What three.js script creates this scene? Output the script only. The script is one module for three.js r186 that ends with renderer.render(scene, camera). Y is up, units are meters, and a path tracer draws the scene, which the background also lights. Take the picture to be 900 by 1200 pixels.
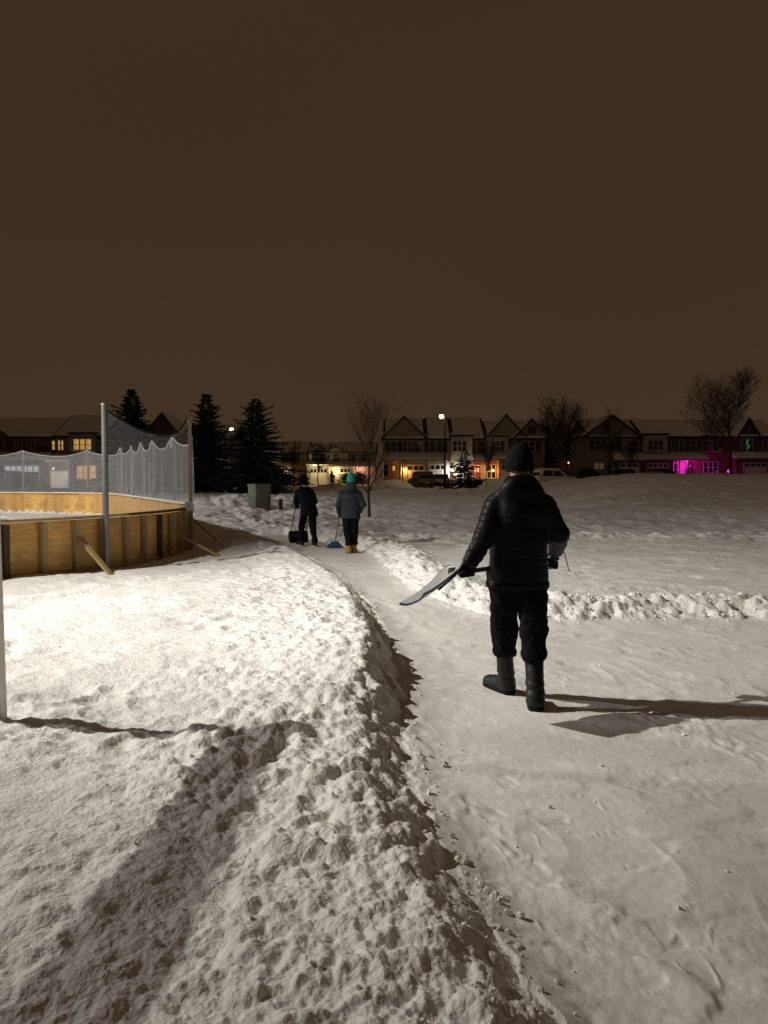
import * as THREE from 'three';
import { mergeGeometries } from 'three/addons/utils/BufferGeometryUtils.js';
import { RoundedBoxGeometry } from 'three/addons/geometries/RoundedBoxGeometry.js';
import { RectAreaLightUniformsLib } from 'three/addons/lights/RectAreaLightUniformsLib.js';

// ---------------------------------------------------------------- camera, sky, exposure, floodlight
const scene = new THREE.Scene();
const camera = new THREE.PerspectiveCamera(67.3, 768 / 1024, 0.05, 900);
camera.position.set(0, 1.5, 0);
camera.rotation.x = -THREE.MathUtils.degToRad(2.2);
const renderer = new THREE.WebGLRenderer();
renderer.toneMapping = THREE.LinearToneMapping;
renderer.toneMappingExposure = 1;
renderer.shadowMap.enabled = true;
RectAreaLightUniformsLib.init();

// overcast winter night sky: low cloud lit from below by the town, a little brighter at the horizon
{
  const w = 128, h = 256, a = new Float32Array(w * h * 4);
  for (let j = 0; j < h; j++) {
    const el = ((j + 0.5) / h - 0.5) * 180, t = Math.exp(-Math.max(el, 0) / 16);
    for (let i = 0; i < w; i++) {
      const o = (j * w + i) * 4, th = i / w * 6.2832, c = 1 + 0.03 * Math.sin(3 * th + el * 0.11) * Math.sin(el * 0.16 + 2 * th) + 0.02 * Math.sin(7 * th - el * 0.23 + 1);
      a[o] = c * (0.0420 + 0.0165 * t); a[o + 1] = c * (0.0248 + 0.0096 * t); a[o + 2] = c * (0.0138 + 0.0060 * t); a[o + 3] = 1;
    }
  }
  const t = new THREE.DataTexture(a, w, h, THREE.RGBAFormat, THREE.FloatType);
  t.mapping = THREE.EquirectangularReflectionMapping; t.magFilter = THREE.LinearFilter; t.needsUpdate = true;
  scene.background = t; scene.environment = t;
}
// floodlights on poles just outside the rink boards, left of the frame: one turned towards the walkway, the others across the ice
const FLOODS = [
  { x: -9.7, y: 8.3, d: 6.5, to: [2.8, 0, 9.8], I: 545, angle: 42, color: new THREE.Color().setRGB(1.0, 0.95, 0.86), label: 'tall metal pole with a floodlight at the near end of the rink' },
  ...[[-20.6, 8.3, 'nearest', 460], [-24.8, 17.4, 'middle', 260], [-28.5, 25.6, 'farthest', 800]].map(([x, d, w, I]) => ({ x, y: 9.5, d, to: I > 700 ? [x + 8.5, 0, d + 4.5] : [x + 14.5, 0, d + 6.0], I, angle: I > 700 ? 52 : 66, color: new THREE.Color().setRGB(1.0, 0.96, 0.88), label: w + ' of the floodlight poles along the far side of the rink' })),
];
for (const f of FLOODS) {
  f.n = new THREE.Vector3(f.to[0] - f.x, f.to[1] - f.y, -f.to[2] + f.d).normalize();
  const L = new THREE.SpotLight(f.color, f.I, 0, THREE.MathUtils.degToRad(f.angle), 1, 2);
  L.name = 'floodlight_beam'; L.castShadow = true; L.shadow.radius = f.angle < 60 ? 3 : 12; L.shadow.mapSize.set(2048, 2048);
  L.position.set(f.x + f.n.x * 0.35, f.y + f.n.y * 0.35, -f.d + f.n.z * 0.35); L.target.position.set(f.to[0], f.to[1], -f.to[2]);
  scene.add(L, L.target);
}

// ---------------------------------------------------------------- helpers
let seed = 12345;
const rnd = () => { seed = (seed * 1664525 + 1013904223) >>> 0; return seed / 4294967296; };
const rr = (a, b) => a + (b - a) * rnd();
const reseed = (s) => { seed = s >>> 0; };
const clamp = (x, a = 0, b = 1) => x < a ? a : x > b ? b : x;
const lerp = (a, b, t) => a + (b - a) * t;
const sst = (a, b, x) => { const t = clamp((x - a) / (b - a)); return t * t * (3 - 2 * t); };
const PERM = new Uint8Array(512);
{ reseed(77); const p = [...Array(256).keys()]; for (let i = 255; i > 0; i--) { const j = Math.floor(rnd() * (i + 1)); [p[i], p[j]] = [p[j], p[i]]; } for (let i = 0; i < 512; i++) PERM[i] = p[i & 255]; }
const G2 = [...Array(16).keys()].map((i) => [Math.cos(i * Math.PI / 8), Math.sin(i * Math.PI / 8)]);
function noise2(x, y) {
  const X = Math.floor(x), Y = Math.floor(y), fx = x - X, fy = y - Y, xi = X & 255, yi = Y & 255;
  const u = fx * fx * fx * (fx * (fx * 6 - 15) + 10), v = fy * fy * fy * (fy * (fy * 6 - 15) + 10);
  const g = (a, b, dx, dy) => { const q = G2[PERM[PERM[(xi + a) & 255] + ((yi + b) & 255)] & 15]; return q[0] * dx + q[1] * dy; };
  return lerp(lerp(g(0, 0, fx, fy), g(1, 0, fx - 1, fy), u), lerp(g(0, 1, fx, fy - 1), g(1, 1, fx - 1, fy - 1), u), v) * 1.5;
}
const noise3 = (x, y, z) => (noise2(x + z * 0.71, y - z * 0.53) + noise2(y + 31.7 + x * 0.4, z - 17.3) + noise2(z * 1.1 + 7.9, x - 5.1 + y * 0.3)) * 0.6;
const fbm = (x, y, n) => { let s = 0, a = 0.5; for (let i = 0; i < n; i++) { s += a * noise2(x, y); x = x * 2.03 + 11.3; y = y * 2.03 - 7.7; a *= 0.5; } return s; };
const hsh = (a, b, c) => { let n = Math.imul(a, 374761393) + Math.imul(b, 668265263) + Math.imul(c, 1442695041) | 0; n = Math.imul(n ^ (n >>> 13), 1274126177); n = Math.imul(n ^ (n >>> 15), 2246822519); return ((n ^ (n >>> 16)) >>> 0) / 4294967296; };
// rounded lumps: the highest of the caps of randomly placed balls, one ball in each cell
function lumps(x, y, s, salt) {
  x /= s; y /= s; const X = Math.floor(x), Y = Math.floor(y); let m = 0;
  for (let j = -1; j <= 1; j++) for (let i = -1; i <= 1; i++) {
    const a = X + i, b = Y + j, r = 0.25 + 0.55 * hsh(a, b, salt), dx = a + hsh(a, b, salt + 1) - x, dy = b + hsh(a, b, salt + 2) - y;
    const k = 1 - (dx * dx + dy * dy) / (r * r);
    if (k > 0) { const h = r * Math.sqrt(k) * (0.4 + 0.6 * hsh(a, b, salt + 3)); if (h > m) m = h; }
  }
  return m * s;
}
// scattered straight marks: thin scraped ridges (w small) or pressed soles (w larger); the value is 0 to 1
function marks(x, y, s, salt, len, w, share) {
  x /= s; y /= s; const X = Math.floor(x), Y = Math.floor(y); let m = 0;
  for (let j = -1; j <= 1; j++) for (let i = -1; i <= 1; i++) {
    const a = X + i, b = Y + j; if (hsh(a, b, salt + 4) > share) continue;
    const t = hsh(a, b, salt) * 6.283, dx = x - a - hsh(a, b, salt + 1), dy = y - b - hsh(a, b, salt + 2), u = (dx * Math.cos(t) + dy * Math.sin(t)) * s, v = (-dx * Math.sin(t) + dy * Math.cos(t)) * s, l = len * (0.5 + hsh(a, b, salt + 3));
    const k = sst(l, l * 0.7, Math.abs(u)) * sst(w, w * 0.55, Math.abs(v + 0.15 * u * u / l)); if (k > m) m = k;
  }
  return m;
}
const taken = {};
const numbered = (n) => { const k = taken[n] = (taken[n] ?? -1) + 1; return k ? n + '_' + String(k).padStart(3, '0') : n; };
function tag(o, label, category, group, kind) { if (label) o.userData.label = label; if (category) o.userData.category = category; if (group) o.userData.group = group; if (kind) o.userData.kind = kind; return o; }
function thing(name, label, category, pos = [0, 0, 0], turn = 0, group) {
  const o = new THREE.Group(); o.name = numbered(name); o.position.set(...pos); o.rotation.y = turn; scene.add(o);
  return tag(o, label, category, group);
}
function part(name, geo, mat, parent) {
  const g = Array.isArray(geo) ? merge(geo) : geo;
  const m = new THREE.Mesh(g, mat); m.name = parent ? name : numbered(name); m.castShadow = m.receiveShadow = true;
  (parent || scene).add(m); return m;
}
function merge(list) {
  const gs = list.map((g) => { let k = g.index ? g.toNonIndexed() : g; if (!k.attributes.normal) k.computeVertexNormals(); if (!k.attributes.uv) k.setAttribute('uv', new THREE.BufferAttribute(new Float32Array(k.attributes.position.count * 2), 2)); for (const n of Object.keys(k.attributes)) if (!['position', 'normal', 'uv'].includes(n)) k.deleteAttribute(n); return k; });
  return gs.length === 1 ? gs[0] : mergeGeometries(gs);
}
const box = (x0, x1, y0, y1, z0, z1) => { const g = new THREE.BoxGeometry(x1 - x0, y1 - y0, z1 - z0); g.translate((x0 + x1) / 2, (y0 + y1) / 2, (z0 + z1) / 2); return g; };
const rbox = (x0, x1, y0, y1, z0, z1, r = 0.02, s = 2) => { const g = new RoundedBoxGeometry(x1 - x0, y1 - y0, z1 - z0, s, r); g.translate((x0 + x1) / 2, (y0 + y1) / 2, (z0 + z1) / 2); return g; };
const V = (x, y, z) => new THREE.Vector3(x, y, z);
// a tapered round bar from a to b
function bar(a, b, r0, r1 = r0, n = 8) {
  const A = V(...a), B = V(...b), L = A.distanceTo(B), g = new THREE.CylinderGeometry(r1, r0, L, n, 1);
  g.translate(0, L / 2, 0); g.applyQuaternion(new THREE.Quaternion().setFromUnitVectors(V(0, 1, 0), B.clone().sub(A).normalize())); g.translate(A.x, A.y, A.z); return g;
}
// a square timber from a to b
function beam(a, b, w, t, up = [0, 1, 0]) {
  const A = V(...a), B = V(...b), d = B.clone().sub(A), L = d.length(); d.normalize();
  const s = d.clone().cross(V(...up)).normalize(), u = s.clone().cross(d), g = new RoundedBoxGeometry(w, t, L, 1, Math.min(w, t) * 0.08);
  g.applyMatrix4(new THREE.Matrix4().makeBasis(s, u, d.clone().negate())); const c = A.add(B).multiplyScalar(0.5); g.translate(c.x, c.y, c.z); return g;
}
const tube = (pts, r, n = 24, k = 6) => new THREE.TubeGeometry(new THREE.CatmullRomCurve3(pts.map((p) => V(...p))), n, r, k);
const M = (o) => new THREE.MeshStandardMaterial(o);
const lin = (r, g, b) => new THREE.Color().setRGB(r, g, b);
function tex(w, h, f, srgb, rep = [1, 1]) {
  const d = new Uint8Array(w * h * 4);
  for (let y = 0; y < h; y++) for (let x = 0; x < w; x++) { const c = f(x / w, y / h, x, y), o = (y * w + x) * 4; if (typeof c === 'number') d[o] = d[o + 1] = d[o + 2] = clamp(c) * 255; else { d[o] = clamp(c[0]) * 255; d[o + 1] = clamp(c[1]) * 255; d[o + 2] = clamp(c[2]) * 255; } d[o + 3] = 255; }
  const t = new THREE.DataTexture(d, w, h); t.wrapS = t.wrapT = THREE.RepeatWrapping; t.magFilter = THREE.LinearFilter; t.repeat.set(...rep); if (srgb) t.colorSpace = THREE.SRGBColorSpace; t.needsUpdate = true; return t;
}
// tiling noise for textures: period p cells
function tnoise(u, v, p, salt) {
  const x = u * p, y = v * p, X = Math.floor(x), Y = Math.floor(y), fx = x - X, fy = y - Y, a = (i, j) => hsh((X + i) % p, (Y + j) % p, salt);
  const s = fx * fx * (3 - 2 * fx), t = fy * fy * (3 - 2 * fy);
  return lerp(lerp(a(0, 0), a(1, 0), s), lerp(a(0, 1), a(1, 1), s), t);
}

// ---------------------------------------------------------------- terrain
// x to the right, d ahead of the camera (world z = -d); the walkway lies at height 0
const curve = (tab) => (d) => { if (d <= tab[0][0]) return tab[0][1]; for (let i = 1; i < tab.length; i++) if (d <= tab[i][0]) { const t = (d - tab[i - 1][0]) / (tab[i][0] - tab[i - 1][0]); return lerp(tab[i - 1][1], tab[i][1], t); } return tab[tab.length - 1][1]; };
const XL = curve([[-6, 1.2], [0, 0.92], [1.5, 0.62], [2.2, 0.44], [2.8, 0.30], [3.6, 0.17], [4.4, 0.13], [5.4, 0.16], [6.2, 0.13], [7.5, 0.02], [9.2, -0.16], [10.8, -0.42], [12.6, -0.82], [15, -1.45], [17, -2.1], [19, -3.0], [22, -4.3], [27, -6.0], [34, -8.0]]);
const XR = curve([[8.0, 1.35], [8.6, 1.0], [9.4, 0.72], [10.8, 0.32], [12.6, 0.10], [15, -0.16], [17, -0.5], [18.5, -1.2], [20, -2.0], [22, -3.0], [27, -4.8], [34, -7]]);
const RC1 = [-13.12, 15.03], RC2 = [-19.7, 29.5], RR = 9;   // centres of the rink's two rounded corners
function inRink(x, d, grow = 0) {
  const ux = -0.416, ud = 0.909, px = x - RC1[0], pd = d - RC1[1], along = px * ux + pd * ud, out = px * 0.909 + pd * 0.416;
  const L = Math.hypot(RC2[0] - RC1[0], RC2[1] - RC1[1]);
  if (along >= 0 && along <= L) return RR + grow - out;
  const cx = along < 0 ? px : x - RC2[0], cd = along < 0 ? pd : d - RC2[1], o2 = cx * 0.909 + cd * 0.416, a2 = cx * ux + cd * ud;
  return RR + grow - (o2 > 0 ? Math.hypot(o2, a2) : Math.abs(a2));
}
function rise(x, d) {
  const q = x / Math.max(d, 1);
  let t = sst(17, 62, d) * (0.82 + 1.36 * sst(0.10, 0.36, q)) - sst(64, 80, d) * 1.0 * sst(0.13, 0.36, q);
  t += 0.10 * sst(16, 26, d) * noise2(x * 0.13, d * 0.13);
  return t;
}
const road = (x, d) => { const c = 60 - 0.10 * x + (x > 4 ? (x - 4) * 0.75 : 0); return 4.2 - Math.abs(d - c); };   // > 0 on the street
// how far inside the cleared walkway (> 0) or outside it (< 0), and on which side
function walk(x, d) {
  const wx = x + 0.085 * fbm(x * 2.3, d * 1.9, 3) + 0.03 * noise2(x * 11, d * 9), l = wx - XL(d);
  const wd = d + 0.16 * fbm(x * 1.7 + 40, d * 1.7, 3);
  let r; if (d < 7) r = 9; else { const a = wx - XR(wd), b = wd - 8.15 + 0.05 * Math.sin(x * 1.3); const h = clamp(0.5 + (b - a) / 0.9); r = -(lerp(b, a, h) - 0.45 * h * (1 - h)); }
  return l < r ? [l, -1] : [r, 1];
}
function height(x, d) {
  const far = sst(30, 45, d);
  let y = rise(x, d);
  const rk = inRink(x, d);
  if (rk > 0) return -0.02 + 0.012 * noise2(x * 0.8, d * 0.8) + 0.004 * noise2(x * 4, d * 4);
  const rd = road(x, d);
  const [w, side] = walk(x, d);
  const fade = 1 - far, dist = Math.hypot(x, d), fine = dist < 16;
  const k = sst(24, 19, d);              // the walkway is cleared up to here
  const out = -w;                        // > 0 outside the walkway
  if (w > 0 && k > 0.5) {
    const e = Math.min(1, w / 0.25);
    y += 0.006 * fbm(x * 1.3, d * 1.3, 2) + 0.002 * noise2(x * 7, d * 16) + 0.0012 * noise2(x * 22, d * 24);
    if (fine) {
      const patch = sst(0.0, 0.5, fbm(x * 0.8 + 9, d * 1.1, 4) + 0.06);
      y += (0.04 + 0.60 * patch) * 0.42 * lumps(x, d, 0.055, 5) * (0.1 + 0.9 * patch) + (0.02 + 0.22 * patch) * lumps(x, d, 0.025, 9) + 0.006 * Math.pow(1 - Math.abs(noise2(x * 3.1 + d * 0.6, d * 1.3 - x * 0.5)), 6) * sst(-0.1, 0.3, noise2(x * 0.7 + 3, d * 0.7));
      // edges of thin trampled layers and scrape marks left by the shovels
      const s1 = fbm(x * 0.55 + 3, d * 1.0, 4); y += 0.010 * sst(-0.03, 0.06, s1) + 0.006 * sst(0.10, 0.18, fbm(x * 1.0 + 13, d * 1.6, 4));
      const c = (x - 0.74 + (d - 2.6) * 0.42); y += 0.013 * Math.exp(-c * c / 0.008) * sst(0, 0.25, fbm(x * 5, d * 5, 3) + 0.12) * sst(4.2, 3.4, d);
      y += 0.0065 * marks(x, d, 0.34, 301, 0.10, 0.007, 0.7) * (0.4 + 0.6 * noise2(x * 9, d * 9)) + 0.004 * marks(x, d, 0.21, 311, 0.06, 0.005, 0.6) - 0.008 * marks(x, d, 0.62, 321, 0.12, 0.052, 0.75) * (0.6 + 0.5 * noise2(x * 14, d * 14));
      y += 0.03 * (1 - e) * (1 - e) + 0.10 * lumps(x, d, 0.08, 15) * (1 - e);
    }
    return y;
  }
  const edge = sst(0, 0.09, out);
  if (fine && k > 0.5) y += (0.03 + 0.10 * lumps(x, d, 0.08, 15)) * Math.exp(-out / 0.12) * k;
  if (side < 0) {
    const amp = (0.95 + 0.30 * noise2(x * 0.35 + 5, d * 0.62)) * sst(24, 14, d) * (0.30 + 0.74 * Math.exp(-Math.pow((d - 6.0) / 1.8, 2)));
    const bank = 0.195 * sst(-0.02, 0.32, out) * Math.exp(-Math.pow(Math.max(0, out - 0.3) / 0.75, 2));
    const field = 0.095 * sst(0, 0.30, out);
    y += (field + bank * amp) * k * fade + 0.05 * fbm(x * 0.7, d * 0.7, 3) * sst(0.3, 1.2, out);
    // rough shovelled snow on the bank, smoother crusted snow away from it
    const chunk = sst(-0.25, 0.45, noise2(x * 1.1 + 2, d * 1.1) + 0.5 * noise2(x * 3, d * 3)), rough = lerp(1, 0.22, sst(0.9, 1.9, out + 0.5 * noise2(x * 0.9, d * 0.9))) * lerp(1, 0.6, sst(8, 15, d));
    if (dist < 22) y += edge * rough * ((0.06 + 0.16 * chunk) * lumps(x, d, 0.26, 21) + (0.10 + 0.30 * chunk) * lumps(x + 0.02 * noise2(x * 20, d * 20), d, 0.125, 31) + 0.34 * lumps(x, d, 0.062, 41) + 0.36 * lumps(x, d, 0.031, 51) + 0.035 * fbm(x * 8, d * 8, 5));
    if (dist < 22) { // footprints and thaw pits in the crust
      const pits = (1 - rough) * sst(-0.1, 0.35, noise2(x * 0.55 + 7, d * 0.55)); y -= pits * (0.42 * lumps(x, d, 0.30, 61) + 0.4 * lumps(x + 3, d, 0.12, 71)); y += (1 - rough) * (0.028 * fbm(x * 3, d * 3, 4) + 0.007 * fbm(x * 16, d * 16, 3) + 0.012 * sst(0.02, 0.05, fbm(x * 0.9 + 5, d * 1.5, 4)) + 0.30 * lumps(x, d, 0.08, 73) * sst(0, 0.4, noise2(x * 1.2, d * 1.2)));
    }
  } else {
    const bank = sst(-0.05, 0.42, out) * Math.exp(-Math.pow(Math.max(0, out - 0.5) / 0.45, 2));
    y += (0.10 * sst(0, 0.6, out) + 0.085 * bank * (0.8 + 0.5 * noise2(x * 0.9, d * 0.9))) * k * fade + 0.05 * fbm(x * 0.5, d * 0.5, 3) * sst(0.4, 1.4, out);
    const rough = edge * lerp(1, 0.10, sst(0.55, 1.15, out + 0.35 * noise2(x * 1.2, d * 1.2)));
    y += rough * (0.30 * lumps(x, d, 0.22, 121) + 0.62 * lumps(x, d, 0.115, 131) + 0.62 * lumps(x, d, 0.06, 141) + (fine ? 0.35 * lumps(x, d, 0.03, 151) : 0));
    // a trampled line across the field and drifted, uneven crust
    const tl = d - (19.5 + 1.2 * noise2(x * 0.2, 3) ); y += sst(0.2, 1, out) * Math.exp(-tl * tl / 1.6) * (0.26 * lumps(x, d, 0.42, 161) + 0.42 * lumps(x, d, 0.2, 171)) * sst(30, 12, x);
    if (dist < 60) y += sst(0.5, 1.4, out) * (0.035 * fbm(x * 1.4, d * 2.6, 4) + 0.10 * lumps(x, d, 0.34, 181) * sst(0.1, 0.5, noise2(x * 0.45 + 3, d * 0.6)) + 0.022 * sst(0.02, 0.06, fbm(x * 0.3, d * 0.9, 4)));
  }
  if (d > 17) { // trodden snow and shovelled heaps between the rink and the street
    const m = sst(17, 22, d) * sst(52, 42, d) * lerp(0.25, 1, sst(3, -3, x + 0.06 * d)); y += m * (0.30 * lumps(x, d, 0.8, 191) + 0.35 * lumps(x, d, 0.4, 193) + 0.3 * lumps(x, d, 0.2, 197));
    const p1 = Math.hypot(x + 7.0, (d - 36) * 0.8); y += 0.62 * Math.exp(-p1 * p1 / 3.2) * (0.8 + 0.4 * fbm(x * 1.5, d * 1.5, 3));
  }
  const near = inRink(x, d, 1.6); if (near > 0) { const b = clamp(near / 1.6); y = lerp(y, 0.10 + 0.04 * fbm(x, d, 3), b * 0.8); y += 0.10 * Math.exp(-Math.pow((x + 5.0) ** 2 + (d - 10.7) ** 2, 1) / 1.2); }
  if (rd > -3) y += rd > 0 ? -0.12 : 0.28 * sst(-3, -1.2, rd) * sst(0.2, -0.9, rd) * (0.6 + 0.8 * fbm(x * 0.6, d * 0.6, 3)) - 0.12 * sst(-0.6, 0, rd);
  return y;
}
const ground = (x, d) => height(x, d);

const snowGrain = tex(512, 512, (u, v) => 0.5 * tnoise(u, v, 64, 3) + 0.3 * tnoise(u, v, 128, 5) + 0.2 * tnoise(u, v, 256, 7), false);
const snowTone = tex(512, 512, (u, v) => { const n = 0.5 * tnoise(u, v, 6, 13) + 0.3 * tnoise(u, v, 19, 15) + 0.2 * tnoise(u, v, 61, 17), k = 0.915 + 0.07 * n; return [k, k * 0.995, k * 0.985]; }, true);
const packTone = tex(512, 512, (u, v) => { const n = 0.45 * tnoise(u, v, 5, 23) + 0.3 * tnoise(u, v, 23, 25) + 0.25 * tnoise(u, v, 90, 27), k = 0.875 + 0.115 * n; return [k, k * 0.99, k * 0.975]; }, true);
const roadTone = tex(512, 512, (u, v) => { const n = 0.5 * tnoise(u, v, 7, 33) + 0.3 * tnoise(u, v, 29, 35) + 0.2 * tnoise(u, v, 110, 37), k = 0.36 + 0.26 * n; return [k, k * 0.90, k * 0.78]; }, true);
const rep = (t, s) => { const c = t.clone(); c.repeat.set(1 / s, 1 / s); c.needsUpdate = true; return c; };
const mats = {
  snow: M({ color: lin(0.93, 0.93, 0.93), map: rep(snowTone, 5.3), bumpMap: rep(snowGrain, 1.1), bumpScale: 0.008, roughness: 0.82 }),
  packed: M({ color: lin(0.95, 0.95, 0.95), map: rep(packTone, 3.1), bumpMap: rep(snowGrain, 1.6), bumpScale: 0.0022, roughness: 0.5 }),
  clod: M({ color: lin(0.87, 0.87, 0.86), roughness: 0.85 }),
  ice: M({ color: lin(0.93, 0.94, 0.95), map: rep(snowTone, 7.1), bumpMap: rep(snowGrain, 1.1), bumpScale: 0.002, roughness: 0.7 }),
  slush: M({ color: lin(1, 1, 1), map: rep(roadTone, 9.0), bumpMap: rep(snowGrain, 2), bumpScale: 0.02, roughness: 0.8 }),
};
// one sheet of ground, fine near the photographer and coarser farther off, divided into field, walkway, street and rink ice
{
  const angs = []; let a = -Math.PI;
  while (a < Math.PI - 0.0005) { angs.push(a); const b = Math.abs(a); a += b < 0.62 ? 0.0026 : b < 0.9 ? 0.008 : b < 1.4 ? 0.025 : 0.08; }
  const rads = [0.02, 0.3, 0.6]; let r = 0.8; while (r < 560) { rads.push(r); r *= r < 24 ? 1.0048 : r < 140 ? 1.0062 : 1.05; }
  const nA = angs.length, nR = rads.length, n = nA * nR, pos = new Float32Array(n * 3), uv = new Float32Array(n * 2), zone = new Uint8Array(n);
  for (let j = 0; j < nR; j++) for (let i = 0; i < nA; i++) {
    const o = j * nA + i, x = rads[j] * Math.sin(angs[i]), d = rads[j] * Math.cos(angs[i]);
    pos[o * 3] = x; pos[o * 3 + 1] = height(x, d); pos[o * 3 + 2] = -d; uv[o * 2] = x; uv[o * 2 + 1] = d;
    zone[o] = inRink(x, d) > 0 ? 2 : d < 21 && d > -6 && walk(x, d)[0] > 0 ? 1 : road(x, d) > 0 && d > 40 && d < 100 ? 3 : 0;
  }
  const idx = [[], [], [], []];
  for (let j = 0; j < nR - 1; j++) for (let i = 0; i < nA; i++) {
    const p = j * nA + i, q = j * nA + (i + 1) % nA, s = p + nA, t = q + nA, z = zone[p] === zone[t] ? zone[p] : Math.min(zone[p], zone[q], zone[s], zone[t]);
    idx[z].push(p, q, s, q, t, s);
  }
  const all = new THREE.BufferGeometry(); all.setAttribute('position', new THREE.BufferAttribute(pos, 3)); all.setAttribute('uv', new THREE.BufferAttribute(uv, 2));
  all.setIndex(idx.flat()); all.computeVertexNormals(); const nor = all.attributes.normal.array;
  [['snow_field', mats.snow, 'snow covered park ground with shovelled banks'], ['walkway', mats.packed, 'shovelled walkway of packed snow'], ['rink_ice', mats.ice, 'snow dusted ice of the outdoor rink'], ['street', mats.slush, 'brown slushy street in front of the houses']].forEach(([name, m, label], z) => {
    const map = new Map(), P = [], N = [], U = [], I = [];
    for (const v of idx[z]) { let k = map.get(v); if (k === undefined) { k = map.size; map.set(v, k); P.push(pos[v * 3], pos[v * 3 + 1], pos[v * 3 + 2]); N.push(nor[v * 3], nor[v * 3 + 1], nor[v * 3 + 2]); U.push(uv[v * 2], uv[v * 2 + 1]); } I.push(k); }
    const g = new THREE.BufferGeometry(); g.setAttribute('position', new THREE.Float32BufferAttribute(P, 3)); g.setAttribute('normal', new THREE.Float32BufferAttribute(N, 3)); g.setAttribute('uv', new THREE.Float32BufferAttribute(U, 2)); g.setIndex(I);
    tag(part(name, g, m), label, name.replace('_', ' ').split(' ').pop(), null, 'structure');
  });
  console.log('ground', n, idx.map((q) => q.length / 3));
}
// loose lumps of shovelled snow
{
  reseed(5);
  const shapes = [0, 1, 2].map((s) => { const g = new THREE.IcosahedronGeometry(1, 2), p = g.attributes.position; for (let i = 0; i < p.count; i++) { const v = V(p.getX(i), p.getY(i), p.getZ(i)), k = 0.8 + 0.35 * noise3(v.x * 1.3 + s * 9, v.y * 1.3, v.z * 1.3) + 0.12 * noise3(v.x * 4, v.y * 4 + s, v.z * 4); p.setXYZ(i, v.x * k, v.y * k * 0.8, v.z * k); } g.computeVertexNormals(); return g; });
  const m4 = shapes.map(() => []), q = new THREE.Quaternion(), e = new THREE.Euler();
  const put = (x, d, s) => { e.set(rr(0, 6), rr(0, 6), rr(0, 6)); q.setFromEuler(e); m4[Math.floor(rnd() * 3)].push(new THREE.Matrix4().compose(V(x, ground(x, d) + s * 0.35, -d), q, V(s, s * rr(0.6, 1), s * rr(0.7, 1.1)))); };
  let tries = 0, nIn = 0;
  while (nIn < 2400 && tries++ < 90000) {
    const d = 1.6 + 15 * Math.pow(rnd(), 1.4), x = rr(-0.62, 0.62) * d, [w, side] = walk(x, d);
    let p = 0, s = 0.012;
    if (w > 0) { p = w < 0.08 ? 0.4 : w < 0.3 ? 0.02 : 0.004; s = 0.003 + 0.010 * Math.pow(rnd(), 2.4); if (w < 0.2) s *= 1.7; }
    else { const lim = side < 0 ? 1.5 : 0.8; p = -w < lim ? (side < 0 ? (-w < 0.3 ? 0.4 : 0.012) : 0.7) : 0.002; s = side < 0 ? 0.003 + 0.010 * Math.pow(rnd(), 4) : 0.004 + 0.020 * Math.pow(rnd(), 4); }
    if (rnd() < p && inRink(x, d, 0.5) < 0) { put(x, d, s); nIn++; }
  }
  m4.forEach((list, k) => { const im = new THREE.InstancedMesh(shapes[k], mats.clod, list.length); list.forEach((m, i) => im.setMatrixAt(i, m)); im.name = numbered('snow_clods'); im.castShadow = im.receiveShadow = true; tag(im, 'loose clods of shovelled snow along the walkway edges', 'snow clods', 'loose snow clods', 'stuff'); scene.add(im); });
}

// ---------------------------------------------------------------- houses along the street
const grainTex = (salt, lo, hi, tint = [1, 1, 1], sx = 40, sy = 40) => tex(256, 256, (u, v) => { const n = 0.45 * tnoise(u, v, 5, salt) + 0.3 * tnoise(u, v, sx, salt + 2) + 0.25 * tnoise(u, v, sy, salt + 4), k = lo + (hi - lo) * n; return [k * tint[0], k * tint[1], k * tint[2]]; }, true);
const sidingTex = tex(64, 256, (u, v) => { const b = (v * 16) % 1, n = tnoise(u, v, 16, 201); return (b < 0.1 ? 0.55 : 0.86) + 0.1 * n; }, true, [0.4, 0.4]);
const brickTone = tex(256, 256, (u, v) => { const row = Math.floor(v * 24), s = (u * 8 + (row % 2) * 0.5), c = Math.floor(s), e = (v * 24) % 1 < 0.14 || s % 1 < 0.06; const k = e ? 0.62 : 0.5 + 0.35 * hsh(c % 8, row, 88); return e ? [k, k * 0.97, k * 0.92] : [k, k * 0.82, k * 0.68]; }, true, [0.55, 0.55]);
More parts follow.
